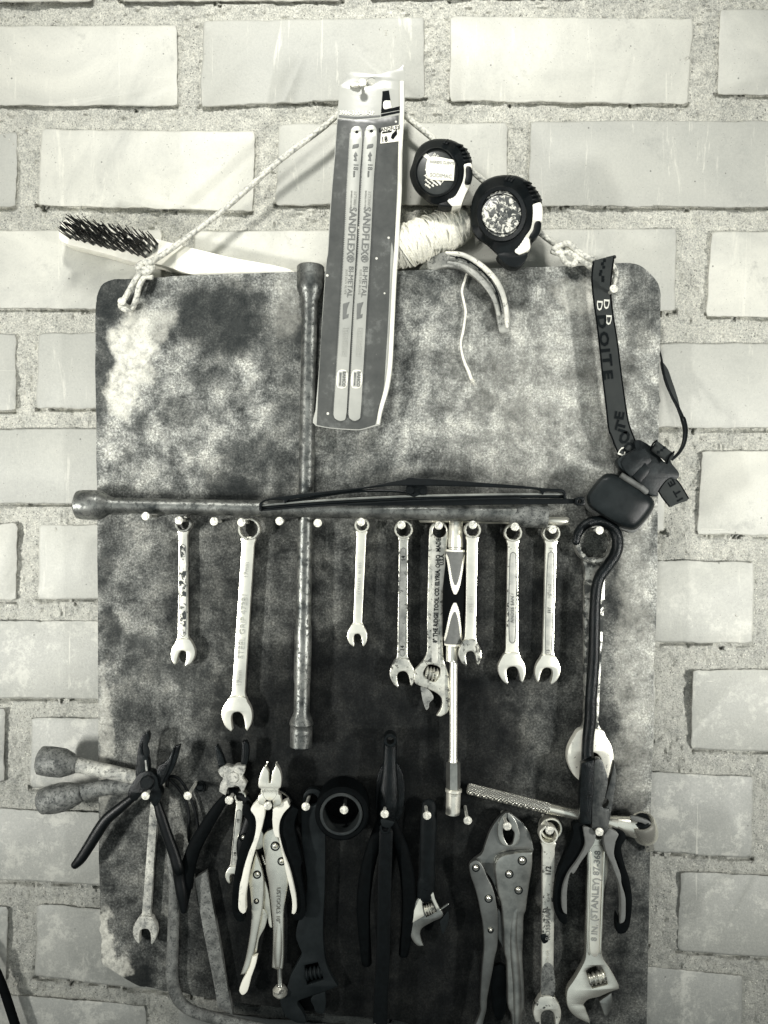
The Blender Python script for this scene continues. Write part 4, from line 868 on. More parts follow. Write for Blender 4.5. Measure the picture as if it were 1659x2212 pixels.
# grip split into black body, grey caps and white trim
pA, pB = P(984, 1187, .015), P(978, 1394, .015); kk = sc(.015)
prf = [(0, 19.5), (.015, 20.5), (.1, 20.5), (.2, 22), (.35, 24.5), (.5, 25), (.65, 24.5), (.8, 22), (.9, 20), (.975, 18.5), (1, 18)]
ts = np.linspace(0, 1, 150); rsx = np.interp(ts, [p[0] for p in prf], [p[1] for p in prf]); seg = 120
ax_ = pB - pA; aa = ax_.normalized(); f1 = (Vector((0, -1, 0)) - aa * aa.dot(Vector((0, -1, 0)))).normalized(); f2 = aa.cross(f1)
sets = {0: ([], []), 1: ([], []), 2: ([], [])}; VV = [pA + ax_ * t + (f1 * math.cos(2 * math.pi * k / seg) + f2 * math.sin(2 * math.pi * k / seg)) * r * kk for t, r in zip(ts, rsx) for k in range(seg)]
def cls(t, ph):
    ph = abs((ph + math.pi) % (2 * math.pi) - math.pi)
    # caps reach furthest along the middle of the front
    for tt in (t, 1 - t):
        if tt < .018: return 2
        reach_in = .32 * math.exp(-(ph / .62) ** 2) + .045; reach_out = .385 * math.exp(-(ph / .75) ** 2) + .075
        if tt < reach_in: return 1
        if tt < reach_out: return 2
    return 0
FF = {0: [], 1: [], 2: []}
for i in range(len(ts) - 1):
    for k in range(seg):
        k2 = (k + 1) % seg; FF[cls((ts[i] + ts[i + 1]) / 2, 2 * math.pi * (k + .5) / seg - .0)].append((i * seg + k, i * seg + k2, (i + 1) * seg + k2, (i + 1) * seg + k))
gp = None
half_ = lambda FS, top: [f for f in FS if (f[0] // seg < 75) == top]
FF = {0: FF[0], 1: half_(FF[1], True), 2: half_(FF[2], True), 3: half_(FF[1], False), 4: half_(FF[2], False)}
for c_, nm, mt in ((0, 'grip', 'rubbermatt'), (1, 'grip_cap', 'gripgrey'), (2, 'grip_trim', 'white'), (3, 'grip_cap', 'gripgrey'), (4, 'grip_trim', 'white')):
    used = sorted({v for f in FF[c_] for v in f}); mp = {v: i for i, v in enumerate(used)}
    g_ = part(nm, mesh_of([VV[v] for v in used], [tuple(mp[v] for v in f) for f in FF[c_]]), M[mt], td if gp is None else gp)
    if gp is None: gp = g_
part('ferrule', bar((977, 1392, .015), (976, 1428, .015), [(0, 13.5), (1, 12.6), (1, 8)], 28), M['satin'], td)
part('shaft', bar((980, 1425, .015), (979, 1648, .015), [(0, 8.4), (.96, 8.4), (.97, 9.5), (1, 9.5)], 20), M['satin'], td)
part('hex_coupling', bar((979, 1645, .015), (979, 1706, .015), [(0, 13), (.05, 15.5), (1, 15.5)], 6, rot=R(30)), M['steel'], td)
so = part('socket', bar((980, 1703, .015), (978, 1758, .015), [(0, 15), (.02, 18), (.12, 18), (.16, 15.8), (1, 15.4), (1, 12), (.7, 12)], 28), M['satin'], td)
q = zRG(1505, 788); part('lettering', text('12mm', q[0] + 1, q[1], 10, 0, .0228), M['inkpale'], so)

# ------------------------------------------------------------------ combination wrenches
def jaw_pts(R_, a, depth=.1):
    """open end outline, local: y towards the opening; returns right side first"""
    return [(.50 * R_, -1.22 * R_, 0), (.72 * R_, -.90 * R_, 0), (.95 * R_, -.48 * R_, 0), (1.02 * R_, -.02 * R_, 0), (.95 * R_, .42 * R_, 0), (.80 * R_, .78 * R_, 0), (a + .10 * R_, 1.12 * R_, 1), (a, .98 * R_, 1),
            (a * 1.02, .40 * R_, 0), (a * .88, .02 * R_, 0), (a * .45, -.20 * R_, 0), (-a * .45, -.20 * R_, 0), (-a * .88, .02 * R_, 0), (-a * 1.02, .40 * R_, 0),
            (-a, .90 * R_, 1), (-a - .10 * R_, 1.0 * R_, 1), (-.84 * R_, .66 * R_, 0), (-.98 * R_, .26 * R_, 0), (-1.02 * R_, -.08 * R_, 0), (-.92 * R_, -.52 * R_, 0), (-.70 * R_, -.92 * R_, 0), (-.50 * R_, -1.22 * R_, 0)]
def wrench(label, ru, rv, ro, ri, ju, jv, JR, a, hw0, hw1, rot, mat, h=.004, th=.006, panel=None, texts=(), mirror=False, ringmat=None, group='combination wrenches hanging from the nails', jawmat=None, ringdark=False):
    t = thing('combination_wrench', label, 'wrench', ru, rv, h, group)
    d = np.array((ju - ru, jv - rv)); L = np.linalg.norm(d); d = d / L; n = np.array((-d[1], d[0]))  # n points to picture-left when d points down
    def loc(x, y, rr=0):
        c, s_ = math.cos(rr), math.sin(rr); x, y = x * c - y * s_, x * s_ + y * c
        p = np.array((ju, jv)) + n * x + d * y; return (p[0], p[1])
    jp = jaw_pts(JR, a); mx = -1 if mirror else 1
    ol_ = []
    for i, (x, y, c) in enumerate(jp):
        fade = min(1, max(0, (y / JR + 1.25) / .8)); q = loc(x * mx, y, R(rot) * fade); ol_.append((q[0], q[1], c))
    if mirror: ol_ = ol_[::-1]
    # separate: jaw end, shaft, ring
    fl = []
    s1 = [loc(hw1 * s_, -L + ro * .55) for s_ in (1,)]
    top = [(hw0 * 1.15, -L + ro * .8), (hw0, -L + ro * 1.35), (hw0, -L + ro * 2.4)]; bot = [(hw1, -JR * 2.0), (hw1 * 1.05, -JR * 1.45)]
    # build one shaft outline reaching into the head
    sh = [loc(x, y) + (False,) for x, y in top] + [loc(x, y) + (False,) for x, y in bot] + [loc(JR * .70, -JR * .86) + (True,)] + [loc(-JR * .70, -JR * .86) + (True,)] + [loc(-x, y) + (False,) for x, y in bot[::-1]] + [loc(-x, y) + (False,) for x, y in top[::-1]]
    part('shaft', plate(sh, h, h + th, bev=2.2), mat, t)
    part('open_jaw', plate(ol_, h + .0002, h + th + .0022, bev=2.4), jawmat or mat, t)
    part('ring_end', ring(ru, rv, ro, ri, h - .0005, h + th + .004, teeth=12), ringmat or mat, t)
    if panel:
        y0, y1, w, pm = panel; ys = (-L + y0, -JR * 1.3 - y1)
        pl_ = [loc(x, y) + (False,) for x, y in ((0, ys[0] - w), (w * .8, ys[0] - w * .5), (w, ys[0]), (w, ys[1]), (w * .8, ys[1] + w * .5), (0, ys[1] + w), (-w * .8, ys[1] + w * .5), (-w, ys[1]), (-w, ys[0]), (-w * .8, ys[0] - w * .5))]
        part('recess', plate(pl_, h + th - .0002, h + th + .0003, bev=.15), M[pm], t)
        part('recess_edge', tube([(p[0], p[1], h + th + .0003) for p in pl_] + [(pl_[0][0], pl_[0][1], h + th + .0003)], .8, seg=6), M['inkgrey'], t)
    for s_, f, size, flip, mt in texts:
        p = loc(0, -L * (1 - f)); ang = math.degrees(math.atan2(-(d[1]), d[0])) + 180 if not flip else math.degrees(math.atan2(-(d[1]), d[0]))
        if flip == 'x': ang = 180
        part('lettering', text(s_, p[0], p[1], size, ang, h + th + .0009), M[mt], t)
    return t
wrench('leftmost wrench of the middle row, with dark rust in its recessed shank', 394.8, 1131.7, 18, 13, 394.8, 1412, 25.5, 9.5, 9.5, 11, -13, M['half'], mirror=False, h=.004, th=.006, panel=(50, 10, 6, 'panelstain'), ringmat=M['chromedark'], jawmat=M['satin'])
wrench('longest bright satin wrench of the middle row, stamped 17mm', 537.4, 1142.8, 24, 19, 511.4, 1546, 32.5, 14, 13.5, 14, 12, M['satin'], mirror=True, h=.005, th=.007, ringmat=M['chromeworn'],
       texts=(('17mm', .22, 14, False, 'inkpale'), ('STEEL GRIP 47381', .52, 18.5, False, 'inkpale'), ('17mm', .80, 14, False, 'inkpale')))
wrench('shortest wrench of the middle row, clean and almost white', 781.6, 1134.5, 16, 11.5, 771.5, 1374.5, 21.5, 8.5, 10.5, 9.5, 10, M['satin'], mirror=True, texts=(('STANLEY   86-855', .48, 9, False, 'inkpale'),))
wrench('slim greasy wrench stamped 14, left of the adjustable wrench with raised lettering', 871.9, 1143.7, 20, 15.5, 868.9, 1456.6, 26.5, 12.5, 10, 11.5, 12, M['chromeworn'], mirror=True, ringmat=M['chromeworn'], panel=(45, 10, 5.5, 'panelgrey'), texts=(('14', .20, 12, False, 'ink'), ('14', .82, 12, False, 'ink')))
wrench('wrench right beside the rubber grip, with a rusty patch above its jaw', 1021.2, 1144.9, 18, 13.5, 1015.7, 1412.9, 24.5, 10.5, 12, 11.5, 12, M['satin'], mirror=True, h=.018, ringmat=M['chromeworn'], jawmat=M['chromeworn'], texts=(('25/32   11', .6, 9, False, 'inkpale'),))
wrench('pitted wrench stamped 13 upside down above its jaw', 1108.8, 1150.8, 19.5, 15, 1106, 1447.1, 29, 13.5, 11.5, 13.5, 13, M['half'], mirror=True, ringmat=M['chromeworn'], jawmat=M['satin'], panel=(48, 26, 6, 'panel'), texts=(('ANDES SAN', .56, 11, False, 'inkgrey'), ('13', .905, 16, 'x', 'ink')))
wrench('clean pale wrench stamped 13 in a long recess, rightmost small one of the middle row', 1191.7, 1152, 19, 15, 1183.6, 1449.4, 27, 12.5, 12, 11.8, -13, M['satin'], panel=(46, 4, 6, 'panel'), ringmat=M['chromeworn'], texts=(('13', .12, 10, False, 'inkgrey'), ('FORGED', .42, 8, False, 'inkpale'), ('357', .56, 9, False, 'inkgrey'), ('13', .86, 10, False, 'inkgrey')))
wrench('huge worn wrench behind the black hook rod, with the widest open jaw', 1287.7, 1174, 44, 33, 1276, 1637, 49, 23, 22, 16, 8, M['chromedark'], mirror=True, h=.004, th=.008, jawmat=M['spotted'], ringmat=M['chromedark'])
wrench('small rust eaten wrench hanging below the black open pliers at the left', 336, 1700, 16, 11, 312.7, 2013, 26, 12, 9, 9.5, 6, M['rustpale'], mirror=True, h=.003)
wrench('tiny chrome wrench stamped 10, half hidden by the side cutters', 519, 1722, 13, 9, 503, 1893, 16.5, 7, 8, 8, 10, M['satin'], mirror=True, h=.004, panel=(32, -2, 4.6, 'panel'), texts=(('10', .30, 9, False, 'ink'), ('10', .72, 9, False, 'ink')))
w12 = wrench('white spotted wrench stamped 1/2 between the grey locking pliers and the right hand pliers', 1185.8, 1804.5, 20.5, 16, 1182.5, 2190, 29.5, 15, 13.5, 13, 6, M['half'], mirror=True, h=.014, th=.006, ringmat=M['satin'], texts=(('1/2', .20, 17, False, 'ink'), ('Cr-V', .35, 9, False, 'inkgrey'), ('ROSSMAN', .50, 15, False, 'inkgrey'), ('796-836', .68, 8, False, 'inkpale')))
part('ring_back', ring(1191, 1791, 24, 19.5, .006, .016), M['satin'], w12)
part('rust_patch', plate([(1172, 2092, 0), (1180, 2080, 0), (1192, 2084, 0), (1197, 2100, 0), (1196, 2150, 0), (1172, 2152, 0), (1169, 2120, 0)], .0195, .0204, bev=.3), M['rust'], w12)
part('rust_patch', plate(pts(zVH, "1262,610 1290,590 1330,595 1362,640 1350,690 1300,715 1270,680"), .0195, .0206, bev=.2), M['ironblk'], w12)

# ------------------------------------------------------------------ adjustable wrenches
def adjustable(label, u, v, bodyo, holes, jaw, worm, mat, jmat, h=.008, th=.007, grip=None):
    t = thing('adjustable_wrench', label, 'wrench', u, v, h)
    part('body', plate(bodyo, h, h + th, holes=holes, bev=2.2), mat, t)
    part('movable_jaw', plate(jaw, h + .001, h + th - .001, bev=1.6), jmat, t)
    (a_, b_, r_) = worm
    n_ = 17; prof = [(0, r_ * .6)]
    for i in range(n_): prof.append((.03 + .94 * i / (n_ - 1), r_ * (1.0 if i % 4 in (1, 2) else .72)))
    prof.append((1, r_ * .6))
    wm = part('worm_screw', bar((a_[0], a_[1], h + th * .5), (b_[0], b_[1], h + th * .5), prof, 20), M['chromeworn'] if mat is not M['darkgrey'] else M['darkgrey'], t)
    return t
bo_ = pts(zWR, "215,700 225,650 265,610 305,598 350,612 380,650 388,700") + pts(zMW, "822,100 815,400 812,700 822,950 862,1080 886,1200 884,1480 862,1540 792,1582c 744,1576c 790,1500 806,1430 790,1370 720,1312 600,1262 512,1218 498,1160 505,1080 560,1018 622,930 640,860 640,500 650,100")
aw1 = adjustable('adjustable wrench with raised lettering, jaw turned left, behind the T handle', 948, 1137, bo_, [circ(*zWR(310, 690), 14.5, 20), pts(zMW, "655,1018 780,1052 772,1140 722,1202 645,1172 602,1120")], pts(zMW, "575,1255 640,1275 680,1312 712,1380 665,1440 660,1482 635,1512 602,1442 582,1350"), (zMW(618, 1100), zMW(765, 1130), 15), M['chromeworn'], M['panelgrey'], h=.006)
part('recess', plate(pts(zWR, "240,810c 358,812c 358,1100") + pts(zMW, "775,350 765,700 755,1000c 690,1000c 690,500") + pts(zWR, "243,1100"), .0131, .0134, bev=.2), M['panel'], aw1)
q = zMW(745, 400); part('lettering', text('8" THE RIDGE TOOL CO. ELYRIA, OHIO  MADE IN', q[0] + 1, q[1] - 45, 13, 88, .0137, .83, bold=.35), M['ink'], aw1)
q = zWR(320, 955); part('lettering', text('U.S.A.', q[0] + 3, q[1], 11, 88, .0137, .9, bold=.3), M['ink'], aw1)
bs = pts(zRT, "735,1300 700,1440 655,1500 645,1810") + pts(zST, "785,500 780,900 775,1090 760,1160 640,1380 560,1500 545,1600 565,1720 650,1820 740,1870 826,1908c 820,1850 790,1780 770,1720 745,1682c 800,1622 930,1588 1040,1540 1172,1492c 1168,1450 1080,1280 990,1140 970,1060 980,700 1000,300") + pts(zRT, "885,1810 880,1500 810,1440 840,1300")
aw2 = adjustable('chrome adjustable wrench marked 8 in, hanging at the lower right between the black handles', 1292, 1830, bs, [pts(zST, "785,1272 940,1222 992,1300 1035,1440c 850,1487c 802,1350"), circ(*zRT(790, 1320), 9, 16)], pts(zST, "935,1640c 1082,1538c 1090,1640 1040,1800 1005,1816 972,1740"), (zST(795, 1385), zST(1020, 1325), 13), M['chrome'], M['steel'], h=.010, th=.008)
part('recess', plate(pts(zRT, "722,1450 800,1450 822,1500 815,1810") + pts(zST, "955,300 940,700 930,1060 885,1112 835,1075 822,1000 825,500") + pts(zRT, "685,1810 690,1500"), .0181, .0184, bev=.2), M['satin'], aw2)
re_ = [[zRT(672, 1520), zST(812, 400), zST(800, 900), zST(815, 1080)], [zRT(845, 1520), zST(975, 300), zST(955, 800), zST(945, 1060)]]
for e_ in re_: part('edge_ridge', tube([(p[0], p[1], .0186) for p in e_], 2.4, flat=.7, seg=8), M['chrome'], aw2)
q = zRT(758, 1655); part('lettering', text('87-368', q[0], q[1], 19, 86, .0188, 1.0, bold=.3), M['letter'], aw2)
q = zST(888, 430); part('lettering', text('(STANLEY)', q[0], q[1], 20, 86.5, .0188, 1.0, bold=.45), M['letter'], aw2)
q = zST(880, 825); part('lettering', text('8 IN.', q[0], q[1], 18, 86, .0188, 1.0, bold=.3), M['letter'], aw2)
bd = pts(zDK, "885,425 945,380 1072,338c 1095,430 1145,530 1192,600 1180,640 1060,700 940,775 920,830 930,900 960,982c 890,982 820,900 782,780 780,680 830,560")
aw3 = adjustable('small adjustable wrench with a dark rubber grip and half lit chrome head', 922, 1762, bd, [pts(zDK, "945,482c 1050,440c 1112,572c 992,640c")], pts(zDK, "1150,690c 1252,560c 1262,650 1232,760 1186,842"), (zDK(965, 560), zDK(1090, 520), 11), M['steel'], M['darkgrey'], h=.008, th=.006)
part('grip', tube([zRG(1275, 870) + (.011,), zRG(1275, 1000) + (.012,), zRG(1265, 1300) + (.013,), zRG(1258, 1660) + (.013,), zDK(985, 200) + (.013,), zDK(975, 400) + (.012,)], [15, 18, 17, 17, 17.5, 17], flat=.45, seg=18, cap='round'), M['dark'], aw3)
part('painted_lit_face', plate(pts(zDK, "905,430c 940,405c 940,500c 965,620c 800,722c 830,600"), .0139, .0144, bev=.2), M['satin'], aw3)  # brighter chrome plates put the light on the head into its colour
part('painted_lit_face', plate(pts(zDK, "1045,375c 1075,345c 1098,430 1145,530c 1112,548c 1060,430c"), .0139, .0144, bev=.2), M['satin'], aw3)
part('jaw_teeth', tube([zDK(1165, 540) + (.011,), zDK(1250, 480) + (.011,)], 2.2, seg=6), M['steel'], aw3)
bl_ = pts(zRG, "95,830 130,750 190,725 260,750 290,820 305,1000 305,1659") + pts(zLK, "1000,800 1005,1000 1030,1170 1080,1290 1142,1385c 1000,1440 850,1490 762,1530 762,1562c 800,1612 842,1700 832,1738c 740,1722 650,1662 610,1580 603,1480 660,1400 700,1280 760,1170 800,1080 770,1000 745,900") + pts(zRG, "140,1659 90,1200")
aw4 = adjustable('large dark grey adjustable wrench hanging low in the dark middle', 672, 1740, bl_, [circ(*zRG(185, 830), 13, 16), pts(zLK, "825,1190c 950,1163c 1006,1322c 850,1372c")], pts(zLK, "905,1472c 1020,1430c 1026,1560 1000,1642 930,1622 915,1580 885,1512"), (zLK(835, 1270), zLK(995, 1240), 14), M['darkgrey'], M['darkgrey'], h=.004, th=.008)

# ------------------------------------------------------------------ pliers at the left (black, wide open)
bp = thing('pliers', 'black pliers standing wide open over the left edge of the board', 'pliers', *zPL(890, 680), .012)
part('left_jaw', plate(pts(zPL, "800,640 800,450 820,320 845,235 905,195c 915,230 905,290 868,310 862,400 900,430 908,580"), .014, .022, bev=1.6), M['ironblk'], bp)
part('bite_edge', plate(pts(zPL, "862,230c 910,200c 918,290 905,310 922,400 890,432 862,380 862,300"), .022, .0235, bev=.6), M['dark'], bp)
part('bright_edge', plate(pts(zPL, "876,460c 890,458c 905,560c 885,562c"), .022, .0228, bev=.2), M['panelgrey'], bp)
part('right_jaw', plate(pts(zPL, "985,590 1000,520 1060,480 1100,440 1145,340c 1205,315c 1200,350 1130,560 1020,705 990,680"), .014, .021, bev=1.6), M['ironblk'], bp)
part('jaw_ridge', tube([zPL(1150, 345) + (.022,), zPL(1110, 500) + (.022,), zPL(1030, 680) + (.022,)], 1.6, seg=6), M['dark'], bp)
part('joint_plate', plate(pts(zPL, "780,640 830,582 930,563 990,620 1005,700 1032,770 1012,850 965,892 920,840 850,770 790,842 715,785"), .012, .024, bev=2), M['ironblk'], bp)
q = zPL(895, 670); part('rivet', disc(q[0], q[1], 15, .022, .0262), M['ironblk'], bp)
part('left_handle', tube([zPL(*p) + (.018,) for p in ((785, 790), (650, 900), (520, 1010), (430, 1140), (350, 1270), (270, 1390), (222, 1440))], [8, 11, 12, 12.5, 12, 11, 8.5], flat=.85, seg=18), M['rubber'], bp)
part('right_handle', tube([zPL(*p) + (.020,) for p in ((990, 850), (1030, 980), (1085, 1150), (1150, 1330), (1190, 1480))] + [zBL(*p) + (.018,) for p in ((955, 80), (985, 280), (1005, 440))], [8, 11, 11.5, 12, 12.5, 12.5, 12, 8], flat=.85, seg=18), M['rubber'], bp)
# ------------------------------------------------------------------ pliers with rusty joint
rp = thing('pliers', 'black handled long nosed pliers with a pale rusted cross shaped joint', 'pliers', *zCU(600, 600), .012)
part('left_jaw', plate(pts(zCU, "445,490c 402,250c 422,232c 470,320 525,470c"), .010, .018, bev=1), M['ironblk'], rp)
part('right_jaw', plate(pts(zCU, "688,460c 704,200c 742,194c 768,250 762,400 735,470c"), .010, .018, bev=1), M['ironblk'], rp)
part('joint', plate(pts(zCU, "440,505 530,460 590,476 640,455 732,460c 720,540 700,580 747,660c 702,767c 655,682 590,692 545,700 520,782c 450,740c 465,650 492,600 465,570"), .012, .022, bev=1.6), M['rustpale'], rp)
q = zCU(600, 590); part('rivet', disc(q[0], q[1], 12, .021, .0236), M['rustpale'], rp)
part('spring', bar(zCU(560, 740) + (.016,), zCU(660, 735) + (.016,), [(i / 12, 10 if i % 2 else 7) for i in range(13)], 14), M['dark'], rp)
part('left_handle', tube([zCU(*p) + (.014,) for p in ((530, 790), (420, 940), (290, 1150), (180, 1350), (110, 1580), (80, 1800))] + [zBL(*p) + (.013,) for p in ((1040, 120), (1015, 300), (1012, 430))], [8, 12, 14, 15, 16, 16, 15, 11, 6], flat=.6, seg=18), M['rubbermatt'], rp)
part('right_handle', tube([zCU(*p) + (.012,) for p in ((650, 760), (760, 850), (800, 960), (760, 1120), (700, 1300), (690, 1450))], [8, 11, 13, 13, 12, 9], flat=.6, seg=18), M['rubber'], rp)
# ------------------------------------------------------------------ wire loop
wl = [zPL(*p) + (.006,) for p in ((1085, 700), (1095, 620), (1160, 610), (1230, 670), (1290, 780), (1335, 900), (1372, 1060), (1360, 1200), (1300, 1230), (1285, 1120), (1290, 980), (1265, 850), (1200, 730), (1110, 640))]
single('wire_loop', tube(wl, 3.2, seg=8), M['rubber'], 'black wire loop hanging from the second nail of the bottom row', 'wire')
# ------------------------------------------------------------------ rusty rod and flat bar
rod = [zPL(*p) + (.006,) for p in ((1130, 1180), (1120, 1400))] + [zBL(*p) + (.006,) for p in ((905, 120), (912, 300), (908, 520), (900, 800), (892, 1000), (905, 1140), (955, 1270), (1060, 1365), (1250, 1430), (1450, 1480), (1800, 1560))]
single('bent_rod', tube(rod, [8, 9, 10, 11.5, 12.5, 13, 13.5, 13.5, 13, 12.5, 12.5, 12.5, 12.5], flat=.8, seg=16), M['rustbar'], 'thick rusty rod bent into a hook under the lower left edge of the board', 'rod')
single('flat_bar', plate(pts(zBL, "1105,140c 1215,75c 1320,640 1410,1150 1462,1415c 1318,1340c 1290,1160 1180,600"), .0015, .009, bev=1), M['rustbar'], 'flat rusty steel bar slanting down right of the bent rod', 'bar')
# ------------------------------------------------------------------ rusty lug wrenches sticking out at the left
l1 = thing('lug_wrench', 'upper of the two rusty socket ends sticking out past the left board edge', 'lug wrench', 200, 1660, .014)
part('socket', bar((84, 1642, .012), (168, 1652, .012), [(0, 24), (.05, 30), (.3, 32), (.62, 31), (.8, 25), (1, 17)], 28), M['rust'], l1)
part('bar', bar((160, 1651, .012), (345, 1690, .010), [(0, 17), (.1, 16), (1, 14)], 24), M['rustpale'], l1)
l2 = thing('lug_wrench', 'lower of the two rusty socket ends sticking out past the left board edge', 'lug wrench', 200, 1715, .010)
part('socket', bar((85, 1733, .004), (178, 1712, .006), [(0, 20), (.06, 27), (.3, 31), (.55, 31), (.75, 27), (1, 18)], 28), M['rust'], l2)
part('bar', tube([(165, 1715, .006), (220, 1702, .006), (280, 1698, .006), (340, 1700, .006)], [19, 17, 19, 17], flat=.8, seg=18), M['rust'], l2)
# ------------------------------------------------------------------ side cutters
cu_ = thing('side_cutters', 'side cutters with bright chrome jaws and white and black handles', 'cutters', *zCU(1000, 800), .018)
part('jaws', plate(pts(zCU, "975,432c 920,500 885,600 880,690 905,710c 905,770c 880,782c 870,850 900,882 940,890c 960,832c 1030,832c 1040,912c 1122,882 1127,850c 1117,782c 1095,768c 1095,713c 1120,692c 1128,600 1105,500 1060,432c 1062,470 1032,520 1013,645c 990,645c 985,520 958,470"), .020, .028, bev=1.6), M['satin'], cu_)
q = zCU(1000, 760); part('maker_ring', ring(q[0], q[1], 15, 14, .028, .0284), M['inkpale'], cu_)
part('lettering', text('USTOOLS', q[0], q[1] - 5, 8, 0, .0285), M['inkpale'], cu_)
part('left_handle', plate(pts(zCU, "862,840c 942,902c 946,980 922,1100 880,1260 838,1390 792,1550 762,1720") + pts(zLK, "275,560 278,690c 255,707 215,672 212,560 225,430") + pts(zCU, "690,1700 722,1560 772,1400 830,1250 852,1110 838,1010 793,935"), .017, .027, bev=1.6), M['gripwhite'], cu_)
part('left_grip', plate(pts(zCU, "700,925 745,868 800,932 845,1050 848,1160 800,1340 720,1550 680,1750") + pts(zLK, "212,600 216,680c 262,712c 265,772 200,777 158,700 150,560 165,400") + pts(zCU, "640,1500 700,1290 772,1130 752,1050 704,985"), .014, .0235, bev=1.6), M['rubbermatt'], cu_)
part('right_handle', plate(pts(zCU, "1035,932c 1150,855 1190,838c 1222,900c 1150,980 1108,1080 1102,1200 1150,1400 1220,1600 1270,1800") + pts(zLK, "748,560 750,680 730,712 708,706c 712,600 690,480 650,300 620,150 585,0") + pts(zCU, "1060,1230 1030,1080"), .017, .027, bev=1.6), M['gripwhite'], cu_)
part('right_grip', plate(pts(zCU, "1188,838c 1250,900 1317,935c 1290,1010 1268,1090 1300,1300 1350,1500") + pts(zLK, "790,300 830,560 835,700 800,765 730,762 712,716c 752,690 748,560 690,260") + pts(zCU, "1150,1390 1104,1200 1110,1080 1155,980 1222,900c"), .014, .0235, bev=1.6), M['rubbermatt'], cu_)
# ------------------------------------------------------------------ locking pliers, chrome
lk = thing('locking_pliers', 'bright chrome locking pliers hanging behind the side cutters', 'locking pliers', *zCU(1000, 1250), .008)
part('jaw', plate(pts(zCU, "690,1180 740,1100 790,1000 900,820 1000,740 1110,718 1200,770 1275,890 1300,1000 1270,1100 1080,1200 930,1380 800,1420 680,1400"), .0035, .009, bev=1.6), M['dark'], lk)
part('jaw_edge', tube([zCU(*p) + (.010,) for p in ((1110, 735), (1180, 780), (1235, 850), (1268, 905))], 1.6, seg=6), M['chrome'], lk)
part('lower_jaw', plate(pts(zCU, "650,1230 700,1160 780,1090 900,1150 950,1300 900,1360 760,1380 700,1420 660,1330"), .0092, .0125, bev=1.4), M['satin'], lk)
part('fixed_arm', plate(pts(zCU, "925,1330 925,1240 960,1180 1045,1140c 1090,1230 1180,1500 1205,1700 1180,1880") + pts(zLK, "635,700 632,900 630,1150 622,1226c 560,1228 522,1212c 530,1000 530,800 510,600 490,420") + pts(zCU, "960,1600 945,1450"), .010, .0165, bev=3.2), M['chrome'], lk)
part('moving_arm', plate(pts(zLK, "372,130c 430,300 447,400 442,600 420,750 390,900 362,1050 335,1150 290,1262 228,1282c 270,1150 300,1000 322,850 330,700 318,500 302,400 340,250"), .010, .0165, bev=3), M['chrome'], lk)
part('release_lever', plate(pts(zLK, "388,1100c 340,1110c 310,1220 240,1350 218,1430 245,1467 288,1440 330,1300 372,1180"), .011, .0175, bev=2), M['white'], lk)
part('link', plate(pts(zLK, "452,380c 492,520 525,838c 505,830 480,740 440,630c"), .006, .0095, bev=.8), M['satin'], lk)
part('lever_web', plate(pts(zLK, "432,650c 478,712 462,820 402,940 382,1060c 350,1100c 380,900"), .006, .0105, bev=.8), M['satin'], lk)
for (x, y, r_) in ((1060, 1335, 46), (1130, 1500, 40), (862, 1645, 40), (855, 1935, 24), (712, 1245, 40)):
    q = zCU(x, y); b_ = part('rivet', ring(q[0], q[1], r_ / 5.04 + 1.2, r_ / 5.04 - 1.6, .016, .0172), M['ink'], lk)
    part('rivet_head', disc(q[0], q[1], r_ / 5.04 * .72, .016, .0188, dome=1), M['chrome'], b_)
q = zLK(585, 640); part('lettering', text('USTOOLS 10"', q[0] - 1, q[1] - 2, 13, -91, .0172), M['inkgrey'], lk)
part('arm_ridge', tube([zLK(*p) + (.0150,) for p in ((600, 690), (590, 820), (585, 950), (580, 1080), (578, 1190))], [3, 8, 10.5, 11, 9], flat=.55, seg=18), M['chrome'], lk)
part('adjusting_screw', bar(zLK(595, 1200) + (.012,), zLK(600, 1385) + (.012,), [(0, 5.4), (.9, 5.4), (1, 8)], 16), M['steel'], lk)
part('knob', bar(zLK(600, 1375) + (.012,), zLK(600, 1478) + (.012,), [(0, 9), (.2, 13), (.35, 16), (.75, 15.5), (1, 10)], 28), M['chromeworn'], lk)
part('spring', bar(zLK(430, 160) + (.008,), zLK(462, 250) + (.008,), [(i / 10, 3.4 if i % 2 else 1.8) for i in range(11)], 10), M['steel'], lk)
# ------------------------------------------------------------------ thick black ring
q = zRG(462, 962)
br_ = thing('pipe_ring', 'thick black ring with a grey inner rim hanging in the dark middle', 'ring', q[0], q[1], .01)
part('outer_sleeve', ring(q[0], q[1], 58, 45, .003, .036, seg=64), M['rubbermatt'], br_)
part('inner_rim', ring(q[0] - 1, q[1] + 1, 46, 39.5, .002, .0375, seg=64), M['rimgrey'], br_)
